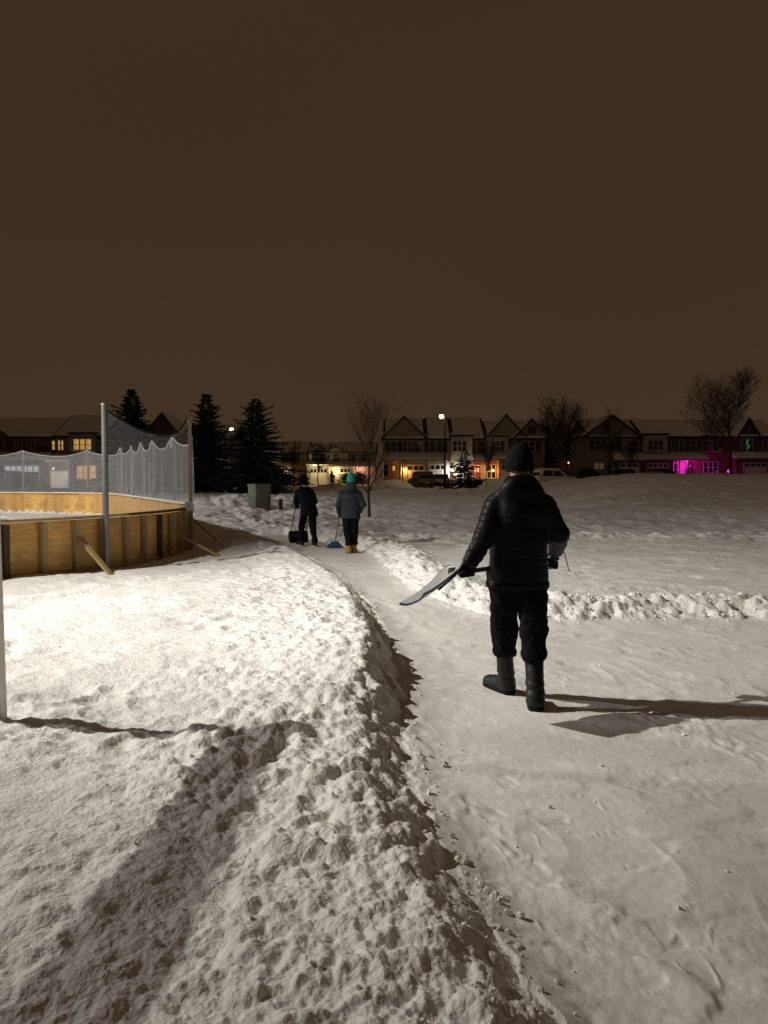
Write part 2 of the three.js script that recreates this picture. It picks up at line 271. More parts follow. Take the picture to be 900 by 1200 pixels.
const hm = {
  beige: M({ color: lin(0.38, 0.33, 0.27), map: sidingTex, roughness: 0.8 }), cream: M({ color: lin(0.46, 0.43, 0.37), map: sidingTex, roughness: 0.8 }),
  tan: M({ color: lin(0.28, 0.235, 0.18), map: sidingTex, roughness: 0.8 }), brick: M({ color: lin(0.42, 0.34, 0.28), map: brickTone, roughness: 0.9 }),
  brown: M({ color: lin(0.20, 0.15, 0.11), map: brickTone, roughness: 0.9 }), trim: M({ color: lin(0.26, 0.24, 0.21), roughness: 0.6 }),
  shingle: M({ color: lin(0.045, 0.042, 0.04), map: grainTex(61, 0.5, 1), roughness: 0.9 }), roofSnow: M({ color: lin(0.72, 0.71, 0.70), roughness: 0.9 }),
  glass: M({ color: lin(0.012, 0.012, 0.014), roughness: 0.08 }), shutter: M({ color: lin(0.03, 0.025, 0.022), roughness: 0.7 }),
  garage: M({ color: lin(0.50, 0.46, 0.40), roughness: 0.6 }), garageWhite: M({ color: lin(0.80, 0.79, 0.77), roughness: 0.55 }), red: M({ color: lin(0.16, 0.035, 0.022), roughness: 0.5 }), darkDoor: M({ color: lin(0.03, 0.03, 0.035), roughness: 0.5 }),
  iron: M({ color: lin(0.015, 0.015, 0.015), roughness: 0.5, metalness: 0.5 }),
  curtain: tex(128, 128, (u, v) => { const n = 0.6 * tnoise(u, 0.3, 9, 401) + 0.4 * tnoise(u, v, 7, 403); return 0.35 + 0.65 * n; }, true),
};
const litMat = (r, g, b, k) => M({ color: lin(0.2, 0.2, 0.2), emissive: lin(r, g, b), emissiveIntensity: k, emissiveMap: hm.curtain, roughness: 0.5 });
const warmWindow = litMat(1, 0.55, 0.16, 0.95), dimWindow = litMat(1, 0.6, 0.28, 0.12), coldWindow = litMat(0.85, 0.9, 1, 0.8), greenGlow = M({ color: lin(0, 0, 0), emissive: lin(0.05, 0.8, 0.12), emissiveIntensity: 0.35 });
function chevron(x0, x1, yE, yP, z0, z1, up, th, over) {   // a pitched roof sheet, ridge along z
  const c = (x0 + x1) / 2, s = (yP - yE) / (c - x0), a = x0 - over, b = x1 + over, ya = yE - over * s + up, yp = yP + up;
  const sh = new THREE.Shape([[a, ya], [c, yp], [b, ya], [b, ya - th], [c, yp - th], [a, ya - th]].map((p) => new THREE.Vector2(...p)));
  const g = new THREE.ExtrudeGeometry(sh, { depth: z1 - z0, bevelEnabled: false }); g.translate(0, 0, z0); return g;
}
function alongX(x0, x1, yE, yR, zf, zb, up, th, over) {   // a pitched roof sheet, ridge along x
  const g = chevron(zb, zf, yE, yR, x0, x1, up, th, over); g.applyMatrix4(new THREE.Matrix4().makeBasis(V(0, 0, 1), V(0, 1, 0), V(1, 0, 0))); const i = g.index; const p = g.attributes.position;
  if (!i) for (let k = 0; k < p.count; k += 3) for (const q of Object.values(g.attributes)) for (let c = 0; c < q.itemSize; c++) { const t = q.getComponent(k + 1, c); q.setComponent(k + 1, c, q.getComponent(k + 2, c)); q.setComponent(k + 2, c, t); }
  g.computeVertexNormals(); return g;
}
function hip(x0, x1, zf, zb, yE, yP, up, over, topw = 0.3) {   // a hipped cap over a bay
  const a = x0 - over, b = x1 + over, c = (x0 + x1) / 2, f = zf + over, zr = zb, P = [[a, yE, zb], [a, yE, f], [b, yE, f], [b, yE, zb], [c - topw, yP, zr], [c + topw, yP, zr]].map(([x, y, z]) => [x, y + up, z]);
  const T = [[0, 1, 4], [1, 2, 5], [1, 5, 4], [2, 3, 5], [0, 2, 1], [0, 3, 2], [0, 4, 5], [0, 5, 3]], pos = []; for (const t of T) for (const k of t) pos.push(...P[k]);
  const g = new THREE.BufferGeometry(); g.setAttribute('position', new THREE.Float32BufferAttribute(pos, 3)); g.computeVertexNormals(); return g;
}
function houseKit(d, pxBase, pyGround, name, label, group) {
  const k = d / 901, X0 = (pxBase - 450) * k, Y0 = 1.5 + (565.4 - pyGround) * k;
  const g = thing(name, label, 'house', [X0, Y0, -d], 0, group), X = (p) => (p - 450) * k - X0, Y = (p) => 1.5 + (565.4 - p) * k - Y0;
  const at = (q, l) => { const p = q; return p; };
  const kit = { g, X, Y,
    wall(x0, x1, y0, y1, m, zf = 0, zb = -9, name = 'wall') { const u = box(X(x0), X(x1), y1 === null ? -1.2 : Y(y1), Y(y0), zb, zf); scaleUV(u); return part(name, u, m, g); },
    side(x0, x1, yE, yR, zf = 0, zb = -9, bare) { const r = part('roof', alongX(X(x0), X(x1), Y(yE), Y(yR), zf, zb, 0.12, 0.2, 0.45), hm.shingle, g); if (!bare) part('roof_snow', alongX(X(x0) + 0.25, X(x1) - 0.25, Y(yE), Y(yR), zf, zb, 0.26, 0.135, 0.40), hm.roofSnow, r); return r; },
    gable(x0, x1, yE, yP, m, zf = 0.3, zb = -5, y0 = yE) {
      const s = new THREE.Shape([[X(x0), Y(y0)], [X(x1), Y(y0)], [X(x1), Y(yE)], [(X(x0) + X(x1)) / 2, Y(yP)], [X(x0), Y(yE)]].map((p) => new THREE.Vector2(...p))), w = new THREE.ExtrudeGeometry(s, { depth: zf - zb, bevelEnabled: false }); w.translate(0, 0, zb); part('gable_wall', w, m, g);
      const r = part('roof', chevron(X(x0), X(x1), Y(yE), Y(yP), zb, zf + 0.4, 0.2, 0.18, 0.4), hm.shingle, g); part('roof_snow', chevron(X(x0), X(x1), Y(yE), Y(yP), zb, zf + 0.16, 0.33, 0.12, 0.32), hm.roofSnow, r); return r;
    },
    bay(x0, x1, y0, y1, yP, m, z = 0.9) { part('bay_wall', box(X(x0), X(x1), Y(y1), Y(y0), -0.5, z), m, g); const r = part('bay_roof', hip(X(x0), X(x1), z, -2.2, Y(y0), Y(yP), 0.05, 0.28), hm.shingle, g); part('roof_snow', hip(X(x0), X(x1), z, -2.2, Y(y0), Y(yP), 0.2, 0.16), hm.roofSnow, r); },
    lean(x0, x1, y0, y1, z = 1.6, zw = 0) { // lower roof over porch and garage: y0 at the wall, y1 at its front edge
      const mk = (up, o, t) => { const s = new THREE.Shape([[zw - 0.05, Y(y0) + up], [z + o, Y(y1) + up], [z + o, Y(y1) + up - t], [zw - 0.05, Y(y0) + up - t]].map((p) => new THREE.Vector2(...p))), e = new THREE.ExtrudeGeometry(s, { depth: X(x1) - X(x0), bevelEnabled: false }); e.applyMatrix4(new THREE.Matrix4().makeRotationY(-Math.PI / 2)); e.translate(X(x1), 0, 0); e.scale(1, 1, 1); return e; };
      const r = part('porch_roof', mk(0, 0.3, 0.18), hm.trim, g); part('roof_snow', mk(0.14, 0.24, 0.135), hm.roofSnow, r);
    },
    window(x0, x1, y0, y1, n, o = {}) {
      const a = X(x0), b = X(x1), c = Y(y1), e = Y(y0), z = (o.z ?? 0), f = 0.09, w = part('window', [box(a - f, b + f, e, e + f * 1.3, z, z + 0.07), box(a - f * 1.4, b + f * 1.4, c - f, c, z, z + 0.10), box(a - f, a, c, e, z, z + 0.07), box(b, b + f, c, e, z, z + 0.07), ...[...Array(n - 1).keys()].map((i) => { const q = lerp(a, b, (i + 1) / n); return box(q - 0.07, q + 0.07, c, e, z, z + 0.06); })], o.trim ?? hm.trim, g);
      for (let i = 0; i < n; i++) { const p = lerp(a, b, i / n) + (i ? 0.07 : 0), q = lerp(a, b, (i + 1) / n) - (i < n - 1 ? 0.07 : 0); part('pane', box(p, q, c, e, z - 0.03, z + 0.02), o.m ?? hm.glass, w); part('glazing_bar', [box(p, q, (c + e) / 2 - 0.03, (c + e) / 2 + 0.03, z + 0.02, z + 0.045)], o.trim ?? hm.trim, w); }
      if (o.shutters) for (const s of [[a - 0.65, a - 0.13], [b + 0.13, b + 0.65]]) part('shutter', [box(s[0], s[1], c - 0.03, e + 0.03, z, z + 0.05), ...[0, 1, 2, 3, 4].map((i) => box(s[0] + 0.06, s[1] - 0.06, lerp(c, e, i / 5) + 0.05, lerp(c, e, i / 5) + 0.2, z + 0.05, z + 0.065))], hm.shutter, g);
      return w;
    },
    garage(x0, x1, y0, y1, z = 1.5, m = hm.garage, glass = hm.glass, noGlass) {
      const a = X(x0), b = X(x1), c = y1 === null ? 0 : Y(y1), e = Y(y0), n = Math.max(2, Math.round((b - a) / 0.62)), w = part('garage_door', box(a, b, c, e, z - 0.02, z + 0.03), m, g), rows = 4, pn = [];
      for (let r = 0; r < rows; r++) for (let i = 0; i < n; i++) { const p = lerp(a, b, i / n) + 0.07, q = lerp(a, b, (i + 1) / n) - 0.07, u = lerp(c, e, r / rows) + 0.06, v = lerp(c, e, (r + 1) / rows) - 0.06; if (r === rows - 1 && !noGlass) part('pane', box(p, q, u, v, z + 0.02, z + 0.045), glass, w); else pn.push(rbox(p, q, u, v, z + 0.01, z + 0.055, 0.02, 1)); }
      part('door_panel', pn, m, w); part('door_frame', [box(a - 0.15, a, c, e + 0.15, z - 0.02, z + 0.1), box(b, b + 0.15, c, e + 0.15, z - 0.02, z + 0.1), box(a, b, e, e + 0.15, z - 0.02, z + 0.1)], hm.trim, w); return w;
    },
    door(x0, x1, y0, y1, m, z = 0, glow) {
      const a = X(x0), b = X(x1), c = y1 === null ? 0 : Y(y1), e = Y(y0), w = part('door', [box(a, b, c, e, z, z + 0.06), rbox(a + 0.12, b - 0.12, c + 0.15, lerp(c, e, 0.45), z + 0.05, z + 0.09, 0.02, 1), rbox(a + 0.12, b - 0.12, lerp(c, e, 0.55), e - 0.15, z + 0.05, z + 0.09, 0.02, 1)], m, g);
      part('door_frame', [box(a - 0.13, a, c, e + 0.13, z, z + 0.12), box(b, b + 0.13, c, e + 0.13, z, z + 0.12), box(a, b, e, e + 0.13, z, z + 0.12)], hm.trim, w); part('handle', bar([b - 0.12, lerp(c, e, 0.45), z + 0.06], [b - 0.12, lerp(c, e, 0.45) + 0.12, z + 0.12], 0.025), hm.iron, w); if (glow) part('pane', box(a + 0.2, b - 0.2, lerp(c, e, 0.6), e - 0.2, z + 0.06, z + 0.10), glow, w); return w;
    },
    column(x, y0, z = 1.5, r = 0.11) { part('porch_column', [bar([X(x), -0.3, z], [X(x), Y(y0), z], r, r * 0.9, 10), box(X(x) - 0.16, X(x) + 0.16, -0.3, 0.15, z - 0.16, z + 0.16), box(X(x) - 0.15, X(x) + 0.15, Y(y0) - 0.15, Y(y0), z - 0.15, z + 0.15)], hm.trim, g); },
    lamp(x, y, z, color, I, glow = 6, r = 0.15) {
      const p = [X(x), Y(y), z], l = part('wall_lamp', [box(p[0] - 0.06, p[0] + 0.06, p[1] - 0.12, p[1] + 0.12, z - r - 0.12, z - r - 0.07), box(p[0] - 0.11, p[0] + 0.11, p[1] + r + 0.01, p[1] + r + 0.05, z - 0.12, z + 0.12), bar([p[0], p[1] + r + 0.03, z], [p[0], p[1] + r + 0.03, z - r - 0.1], 0.02)], hm.iron, g);
      const s = new THREE.SphereGeometry(r, 12, 8); s.translate(...p); part('bulb_glass', s, M({ color: lin(0.1, 0.1, 0.1), emissive: color, emissiveIntensity: glow }), l);
      const L = new THREE.PointLight(color, I); L.position.set(X0 + p[0], Y0 + p[1], -d + z); L.castShadow = true; L.name = 'porch_light'; L.shadow.radius = 5; scene.add(L);
    },
  };
  return kit;
}
function scaleUV(g) { const p = g.attributes.position, n = g.attributes.normal, u = g.attributes.uv; for (let i = 0; i < p.count; i++) u.setXY(i, Math.abs(n.getX(i)) > 0.5 ? p.getZ(i) : p.getX(i), Math.abs(n.getY(i)) > 0.5 ? p.getZ(i) : p.getY(i)); }
const WARM = lin(1, 0.43, 0.09), WHITE = lin(1, 0.93, 0.8), PINK = lin(1, 0.42, 0.28), MAG = lin(1, 0.03, 0.75);

// row across the street, behind the lamp post
{
  const G = 'row of town houses behind the tall lamp post';
  let h = houseKit(90, 471, 569, 'town_house', 'town house with big front gable and lit red door, left of the row', G);
  h.wall(449, 498, 513, null, hm.beige); h.gable(450, 497, 512, 490, hm.beige, 0.25, -6); h.side(449, 499, 513, 489, -0.2, -9);
  h.window(458, 465, 518.5, 529, 1, { shutters: true }); h.window(473, 482, 518.5, 529.5, 2, { shutters: true, z: 0.0 }); h.window(486, 493, 518.5, 529.5, 1, { z: 0.0 });
  h.wall(472, 498, 539, null, hm.tan, 1.5, 0, 'garage_wall'); h.lean(447, 498, 532, 539, 1.9); h.garage(477, 496, 546, null);
  h.door(458, 465, 544, 563, hm.red, 0, warmWindow); h.window(449.5, 455, 545, 558, 1); h.column(448.5, 539.5); h.column(469.5, 539.5); h.lamp(473.5, 551.5, 1.8, WARM, 11, 7);
  part('porch_step', rbox(h.X(448), h.X(471), -0.4, 0.12, 0, 1.9, 0.03, 1), hm.trim, h.g);
  h = houseKit(90, 513, 569, 'town_house', 'town house with plain snowy roof right behind the lamp post', G);
  h.wall(498, 527, 513, null, hm.beige, -0.02); h.side(499, 529, 513, 487.5, 0, -9.5); h.window(503.5, 509, 518, 529.5, 1, { shutters: true }); h.window(512, 517, 518, 529.5, 1, { shutters: true });
  h.wall(499, 526, 539, null, hm.cream, 1.35, -0.02, 'garage_wall'); h.lean(498.5, 526.5, 532, 539, 1.8); h.garage(503, 521, 545, null, 1.4, hm.garageWhite); h.lamp(528.5, 551.5, 1.75, WHITE, 16, 9);
  h = houseKit(90, 544, 569, 'town_house', 'town house with cream bay window, behind the small spruce', G);
  h.wall(527, 568, 513, null, hm.brick, -0.04); h.side(529, 569, 513, 488, 0, -9); h.bay(527.5, 552, 512.5, 542, 501, hm.cream); h.window(530, 545, 518, 529, 3, { z: 0.9 }); h.window(559, 567, 518, 531, 1, { shutters: false });
  h.door(557, 563, 546, 564, hm.red, 0, warmWindow); h.window(565.5, 568, 546, 560, 1, { m: dimWindow }); h.lean(552, 568, 534, 540, 1.5); h.column(553, 540, 1.3); h.wall(531, 548, 542, null, hm.cream, 0.85, 0, 'garage_wall'); h.garage(533, 547, 547, null, 0.9); h.lamp(554.8, 549, 0.4, PINK, 10, 4, 0.1);
  h = houseKit(90, 600, 569, 'town_house', 'end town house with steep snowy gables above the black toque', G);
  h.wall(568, 638, 513, null, hm.brick, -0.02, -10); h.side(569, 640, 513, 492, 0, -10); h.gable(572, 612, 510.5, 488, hm.beige, 0.2, -5.5); h.gable(604, 638, 511, 493, hm.tan, 0.35, -5.2);
  h.bay(569.5, 594, 513, 531, 505, hm.cream, 0.8); h.window(575, 589, 518, 529, 3, { z: 0.8 }); h.window(612, 626, 518, 529, 2, { z: 0.02, shutters: true }); h.lean(568, 602, 531, 538, 1.9); h.wall(582, 602, 538, null, hm.brick, 1.4, 0, 'garage_wall'); h.garage(585, 600, 545, null, 1.45); h.lamp(576.2, 551.5, 0.9, WARM, 11, 8); h.window(571, 580, 545, 560, 2); h.window(610, 624, 544, 556, 2);
  part('gable_vent', rbox(h.X(617), h.X(627), h.Y(509), h.Y(500), 0.3, 0.42, 0.05, 1), hm.shutter, h.g);
}
// row on the right behind the rise of the field
{
  const G = 'row of dark town houses behind the field';
  let h = houseKit(92, 716, 561, 'town_house', 'dark town house with wide front gable right of the tangled bare tree', G);
  h.wall(688, 749, 511, null, hm.tan); h.side(686, 750, 511, 490, -0.2, -9); h.gable(686, 745, 510, 489, hm.tan, 0.3, -6); h.window(696.5, 711, 517, 527.5, 2, { shutters: true }); h.window(722, 728, 517, 529, 1); h.window(736, 744, 517, 529, 1);
  h.wall(719, 748, 540, null, hm.brown, 1.4, 0, 'garage_wall'); h.lean(714, 749, 532, 539, 1.8); h.garage(722, 743, 544, null, 1.45); h.window(696, 707, 543, 549.5, 2, { m: dimWindow }); h.door(711, 716, 543, 560, hm.darkDoor); 
  h = houseKit(92, 775, 561, 'town_house', 'dark town house with pale bay window and magenta lit porch', G);
  h.wall(749, 818, 511, null, hm.brown, -0.02); h.side(750, 832, 511, 490, 0, -9.5); h.bay(751, 778, 510.5, 531, 501, hm.cream); h.window(756, 772, 517, 527.5, 3, { z: 0.9 }); h.window(781.5, 785, 517, 529, 1); h.window(789, 800, 516.5, 528.5, 2); h.window(808, 814, 517, 529, 1);
  h.wall(749, 783, 539, null, hm.brown, 1.4, -0.02, 'garage_wall'); h.lean(744, 820, 531.5, 538.5, 2.2); h.garage(753.5, 777, 544, null, 1.45); h.column(786.5, 538.5); h.column(800, 538.5); h.door(797, 803, 541, 559, hm.trim, 0); h.window(789, 794, 543, 556, 1); h.lamp(803.5, 546, 1.2, MAG, 13, 1.6, 0.12); h.lamp(796, 541, 1.3, MAG, 11, 0.8, 0.1);
  h = houseKit(92, 860, 560, 'town_house', 'dark town house with a green glowing ornament, behind the largest bare tree', G);
  h.wall(818, 912, 511, null, hm.brown); h.side(818, 914, 511, 491, 0, -9.5); h.gable(862, 886, 511, 492, hm.brown, 0.3, -5); h.window(822, 830, 517, 529, 1); h.window(834, 842, 517, 529, 1); h.window(868, 880, 515, 529, 2); h.window(893, 903, 516, 527, 2); h.wall(856, 898, 538, null, hm.brown, 1.2, 0, 'garage_wall'); h.lean(852, 912, 531, 537, 1.6); h.garage(866, 891, 543.5, null, 1.25); h.window(824, 840, 542, 554, 3); h.lamp(846.5, 552.5, 1.6, MAG, 0.9, 6, 0.15);
  part('window_ornament', [...Array(7).keys()].map((i) => { const s = new THREE.SphereGeometry(0.07, 8, 6); s.translate(h.X(873 + 1.2 * Math.sin(i * 1.1)), h.Y(526 - i * 1.6), 0.42); return s; }), greenGlow, h.g);
  h = houseKit(104, 655, 563, 'town_house', 'unlit brick house half hidden in the dark gap behind the white wagon', G);
  h.wall(634, 690, 522, null, hm.brown, 0, -8); h.side(632, 692, 522, 503, 0, -8); h.window(645, 652, 526, 535, 2); h.window(664, 672, 526, 535, 2); h.window(675, 682, 545, 556, 1); h.lamp(665, 542.5, 0.4, PINK, 0.8, 2.2, 0.12);
}
// houses behind the rink
{
  const G = 'houses behind the rink';
  let h = houseKit(88, 30, 577, 'town_house', 'house behind the rink with a row of cold lit garage door panes', G);
  h.wall(-28, 66, 511, null, hm.brown); h.side(-30, 68, 511, 488, -0.2, -10); h.gable(-40, 10, 511, 494, hm.tan, 0.2, -5); h.window(0, 6, 516, 528, 1); h.window(19, 27, 516, 528, 2); h.window(33, 42, 516, 528, 2); h.window(62.5, 65.5, 517, 527, 1, { m: warmWindow });
  h.wall(5, 62, 538, null, hm.brown, 1.2, 0, 'garage_wall'); h.lean(-20, 62, 531, 538, 1.6); h.garage(13, 52, 546, null, 1.25, hm.brown, coldWindow);
  h = houseKit(88, 95, 577, 'town_house', 'gabled house behind the rink with glowing amber windows', G);
  h.wall(66, 124, 510, null, hm.tan, 0.02); h.side(64, 126, 510, 484.5, -0.1, -10); h.bay(86, 115, 509.5, 531, 495, hm.tan, 0.9); h.window(91.5, 111.5, 515.5, 527.5, 3, { m: warmWindow, z: 0.9 }); h.window(69.5, 75.5, 516.5, 527.5, 2, { m: warmWindow, z: 0.02 });
  h.window(91, 113, 546, 561, 3, { m: warmWindow, z: 0.02 }); h.wall(63, 88, 541, null, hm.tan, 1.2, 0.02, 'garage_wall'); h.lean(62, 90, 533, 541, 1.6); h.garage(66, 86, 552.5, null, 1.25, hm.garageWhite, hm.garageWhite, true); h.lamp(76, 549.5, 2.9, WHITE, 7, 1.5, 0.1);
  h = houseKit(92, 168, 577, 'town_house', 'house with a pale garage door seen through the pleated netting', G);
  h.wall(124, 216, 511, null, hm.brown); h.side(126, 216, 511, 494, 0, -9); h.gable(172, 212, 510, 486, hm.brown, 0.3, -5); h.window(132, 140, 516, 527, 2); h.window(152, 160, 516, 527, 2); h.window(186, 196, 516, 527, 2); h.wall(136, 172, 541, null, hm.brown, 1.2, 0, 'garage_wall'); h.lean(130, 176, 533, 541, 1.6); h.garage(141, 163, 551, null, 1.25, hm.garageWhite, hm.garageWhite, true); h.lamp(152, 547.5, 2.9, WHITE, 4, 1.5, 0.1); h.window(200.3, 202, 513, 525, 1, { m: coldWindow });
  h = houseKit(96, 246, 577, 'town_house', 'house behind the two tall spruces with small lit upper windows', G);
  h.wall(219, 275, 513, null, hm.tan); h.side(217, 277, 513, 497, 0, -9); h.gable(222, 246, 513, 502, hm.tan, 0.3, -5); h.window(229.5, 233, 516, 523, 1, { m: warmWindow, z: 0.32 }); h.window(238, 241, 516, 523, 1, { m: dimWindow, z: 0.32 }); h.window(254, 262, 515, 523, 2, { m: dimWindow }); h.lean(218, 276, 534, 540, 1.5); h.window(258, 272, 546, 556, 3, { m: dimWindow });
}
// farther houses down the street
{
  const G = 'small far houses down the street';
  let h = houseKit(150, 352, 569, 'town_house', 'far dark house with two white porch columns', G);
  h.wall(329, 362, 529, null, hm.brown); h.side(328, 363, 529, 517, 0, -11); h.window(333, 338, 531, 538, 1); h.window(347, 352, 531, 538, 1); h.lean(330, 346, 542, 546, 2); h.column(336.5, 546, 1.8, 0.16); h.column(343, 546, 1.8, 0.16); h.lamp(332, 552, 0.7, lin(1, 0.72, 0.4), 30, 7, 0.22); h.door(338, 341.5, 549, 560, hm.darkDoor);
  h = houseKit(150, 374, 569, 'town_house', 'far house with pale gable and brightly lit garage door', G);
  h.wall(360, 386, 529, null, hm.beige); h.side(359, 387, 529, 519, 0, -11); h.gable(361, 382, 529, 521, hm.beige, 0.4, -6); h.window(366, 371, 532, 540, 2); h.window(376, 380, 532, 540, 1); h.lean(360, 387, 541, 545.5, 2.2); h.wall(361, 386, 545.5, null, hm.cream, 1.6, 0, 'garage_wall'); h.garage(364.5, 384, 549.5, null, 1.65, hm.garage); h.lamp(374, 546.8, 3.2, lin(1, 0.78, 0.4), 26, 0.6, 0.12);
  h = houseKit(150, 408, 569, 'town_house', 'far house with pale gable behind the round dark hedge', G);
  h.wall(386, 440, 529, null, hm.beige, 0.05); h.side(386, 442, 529, 518, 0, -11); h.gable(386, 402, 529, 524, hm.cream, 0.45, -6); h.window(391, 397, 532, 540, 2, { z: 0.06 }); h.window(409, 415, 532, 540, 2, { z: 0.06 }); h.window(424, 430, 532, 540, 2, { z: 0.06 }); h.lean(386, 440, 541, 546, 2.2, 0.05); h.lamp(394, 552, 1.0, lin(1, 0.8, 0.4), 24, 6, 0.2); h.garage(399, 411, 549, null, 0.1); h.lamp(422, 550, 1.0, PINK, 18, 3, 0.15); h.window(417, 428, 547, 557, 2, { m: dimWindow, z: 0.06 });
}

// ---------------------------------------------------------------- trees
const bark = M({ color: lin(0.085, 0.07, 0.056), map: grainTex(301, 0.45, 1, [1, 0.95, 0.9], 14, 60), bumpMap: snowGrain, bumpScale: 0.01, roughness: 0.95 });
const needle = M({ color: lin(0.018, 0.028, 0.017), roughness: 0.85 });
function spruce(x, d, h, w, label, group, s, name = 'spruce_tree') {
  reseed(s); const g = thing(name, label, 'tree', [x, ground(x, d) - 0.05, -d], rr(0, 6), group);
  part('trunk', bar([0, -0.3, 0], [0, h * 0.96, 0], h * 0.022, 0.012, 8), bark, g);
  const pos = [], tri = (a, b, c) => pos.push(...a, ...b, ...c);
  const sprig = (p, dir, len, wd) => { // a flat-ish needle spray of two crossed blades
    const q = [p[0] + dir[0] * len, p[1] + dir[1] * len, p[2] + dir[2] * len], sx = -dir[2], sz = dir[0], m = [lerp(p[0], q[0], 0.45), lerp(p[1], q[1], 0.45), lerp(p[2], q[2], 0.45)];
    const A = [m[0] + sx * wd, m[1], m[2] + sz * wd], B = [m[0] - sx * wd, m[1], m[2] - sz * wd], C = [m[0], m[1] + wd * 0.8, m[2]], D = [m[0], m[1] - wd * 0.8, m[2]];
    tri(p, A, q); tri(p, q, B); tri(p, C, q); tri(p, q, D);
  };
  const levels = Math.round(h / 0.17);
  for (let l = 0; l < levels; l++) {
    const t = (l + 0.5) / levels, y = h * (0.05 + 0.95 * t), R = w / 2 * Math.pow(1 - t, 0.82) * (0.86 + 0.28 * ((l * 7) % 3) / 2) + 0.05, n = Math.max(4, Math.round(11 * (1 - t) + 4)), thin = 0.75 + 0.5 * hsh(l, s, 9);
    for (let k = 0; k < n; k++) {
      const a = k / n * 6.283 + rr(-0.4, 0.4) + l * 2.4, len = R * thin * rr(0.45, 1.18), up = lerp(-0.18, 0.5, t) + rr(-0.12, 0.12), m = Math.max(3, Math.round(len / 0.13));
      for (let j = 1; j <= m; j++) { const f = j / m, c = [Math.cos(a) * len * f, y + up * len * f - 0.16 * len * f * f * (1 - t), Math.sin(a) * len * f], sl = (0.16 + 0.12 * (1 - f)) * rr(0.8, 1.3) * (h / 7 * 0.5 + 0.5); for (const s2 of [-1, 0, 1]) { const b = a + s2 * rr(0.5, 0.95); sprig([c[0], c[1] + rr(-0.02, 0.02), c[2]], [Math.cos(b), rr(-0.35, 0.12), Math.sin(b)], sl * (s2 ? 1 : 1.25), sl * 0.30); } }
    }
  }
  for (let k = 0; k < 8; k++) sprig([0, h * (0.93 + 0.008 * k), 0], [Math.cos(k) * 0.35, 0.9, Math.sin(k) * 0.35], 0.2, 0.04);
  const cg = new THREE.BufferGeometry(); cg.setAttribute('position', new THREE.Float32BufferAttribute(pos, 3)); cg.computeVertexNormals(); part('crown', cg, needle, g); return g;
}
function bareTree(x, d, h, label, group, s, o = {}) {
  reseed(s); const g = thing(o.name ?? 'bare_tree', label, 'tree', [x, ground(x, d) - 0.1, -d], 0, group), T = [], B = [];
  const grow = (p, dir, len, r, lv) => {
    const segs = lv === 0 ? 5 : 3; let q = p, v = V(...dir);
    for (let i = 0; i < segs; i++) {
      const w = lv === 0 ? 0.07 : 0.22; v.add(V(rr(-w, w), rr(-w * 0.4, w * 0.9) + (lv ? 0.05 : 0), rr(-w, w))).normalize();
      const n = [q[0] + v.x * len / segs, q[1] + v.y * len / segs, q[2] + v.z * len / segs], r0 = r * (1 - 0.6 * i / segs), r1 = r * (1 - 0.6 * (i + 1) / segs);
      (lv < 1 ? T : B).push(bar(q, n, Math.max(r0, o.min ?? 0.006), Math.max(r1, o.min ?? 0.006), lv < 1 ? 8 : lv < 3 ? 5 : 3)); q = n;
      if (lv < (o.lv ?? 5)) {
        const from = lv === 0 ? (o.from ?? 2) : 0, m = lv === 0 ? (o.main ?? 3) : i === segs - 1 ? 2 : lv < 3 ? 2 : 1;
        if (i >= from) for (let k = 0; k < m; k++) { const a = rr(0, 6.283), sp = (o.spread ?? 0.75) * rr(0.6, 1.15), ax = V(Math.cos(a), 0, Math.sin(a)), dv = v.clone().multiplyScalar(Math.cos(sp)).add(ax.multiplyScalar(Math.sin(sp))).normalize(); grow(q, [dv.x, dv.y + 0.12, dv.z], len * (lv === 0 ? rr(0.42, 0.62) : rr(0.5, 0.72)), Math.max(r1 * rr(0.5, 0.72), 0.004), lv + 1); }
      }
    }
  };
  grow([0, 0, 0], [o.lean ?? 0, 1, 0], h * 0.62, o.r ?? h * 0.02, 0);
  part('trunk', T, bark, g); part('crown', B, bark, g); return g;
}
const onD = (px, d) => (px - 450) * d / 901;
const GS = 'spruces beyond the rink';
spruce(onD(156, 56), 56, 7.3, 5.2, 'spruce behind the netting, only its tip above the black rope', GS, 11);
spruce(onD(243, 54), 54, 6.9, 5.0, 'tall narrow spruce left of the small lit street lamp', GS, 12);
spruce(onD(301, 53), 53, 6.5, 6.2, 'broad dark spruce right of the small lit street lamp', GS, 13);
spruce(onD(544, 70), 70, 3.6, 3.7, 'small spruce beside the low rail, in front of the bay window', GS, 14);
spruce(onD(808, 84), 84, 2.4, 1.7, 'tiny spruce against the magenta porch', GS, 15);
const GB = 'bare deciduous trees';
bareTree(onD(433, 29), 29, 4.0, 'young bare tree with thin trunk right of the teal toque', GB, 21, { r: 0.062, lv: 4, spread: 0.62, main: 2, from: 1, min: 0.0018 });
bareTree(onD(373, 120), 120, 6.0, 'small bare tree in front of the far lit garage', GB, 22, { r: 0.11, lv: 3, spread: 0.7, min: 0.02 });
bareTree(onD(664, 82), 82, 8.4, 'tangled bare tree in the dark gap between the house rows', GB, 23, { r: 0.2, lv: 4, spread: 0.75, main: 3, from: 1, min: 0.012 });
bareTree(onD(856, 66), 66, 8.0, 'largest bare tree, dark against the sky at the right', GB, 24, { r: 0.19, lv: 5, spread: 0.98, main: 2, from: 1, min: 0.007 });
bareTree(onD(716, 80), 80, 6.4, 'slim bare tree in front of the dark wide gable', GB, 25, { r: 0.10, lv: 3, spread: 0.5, min: 0.012 });
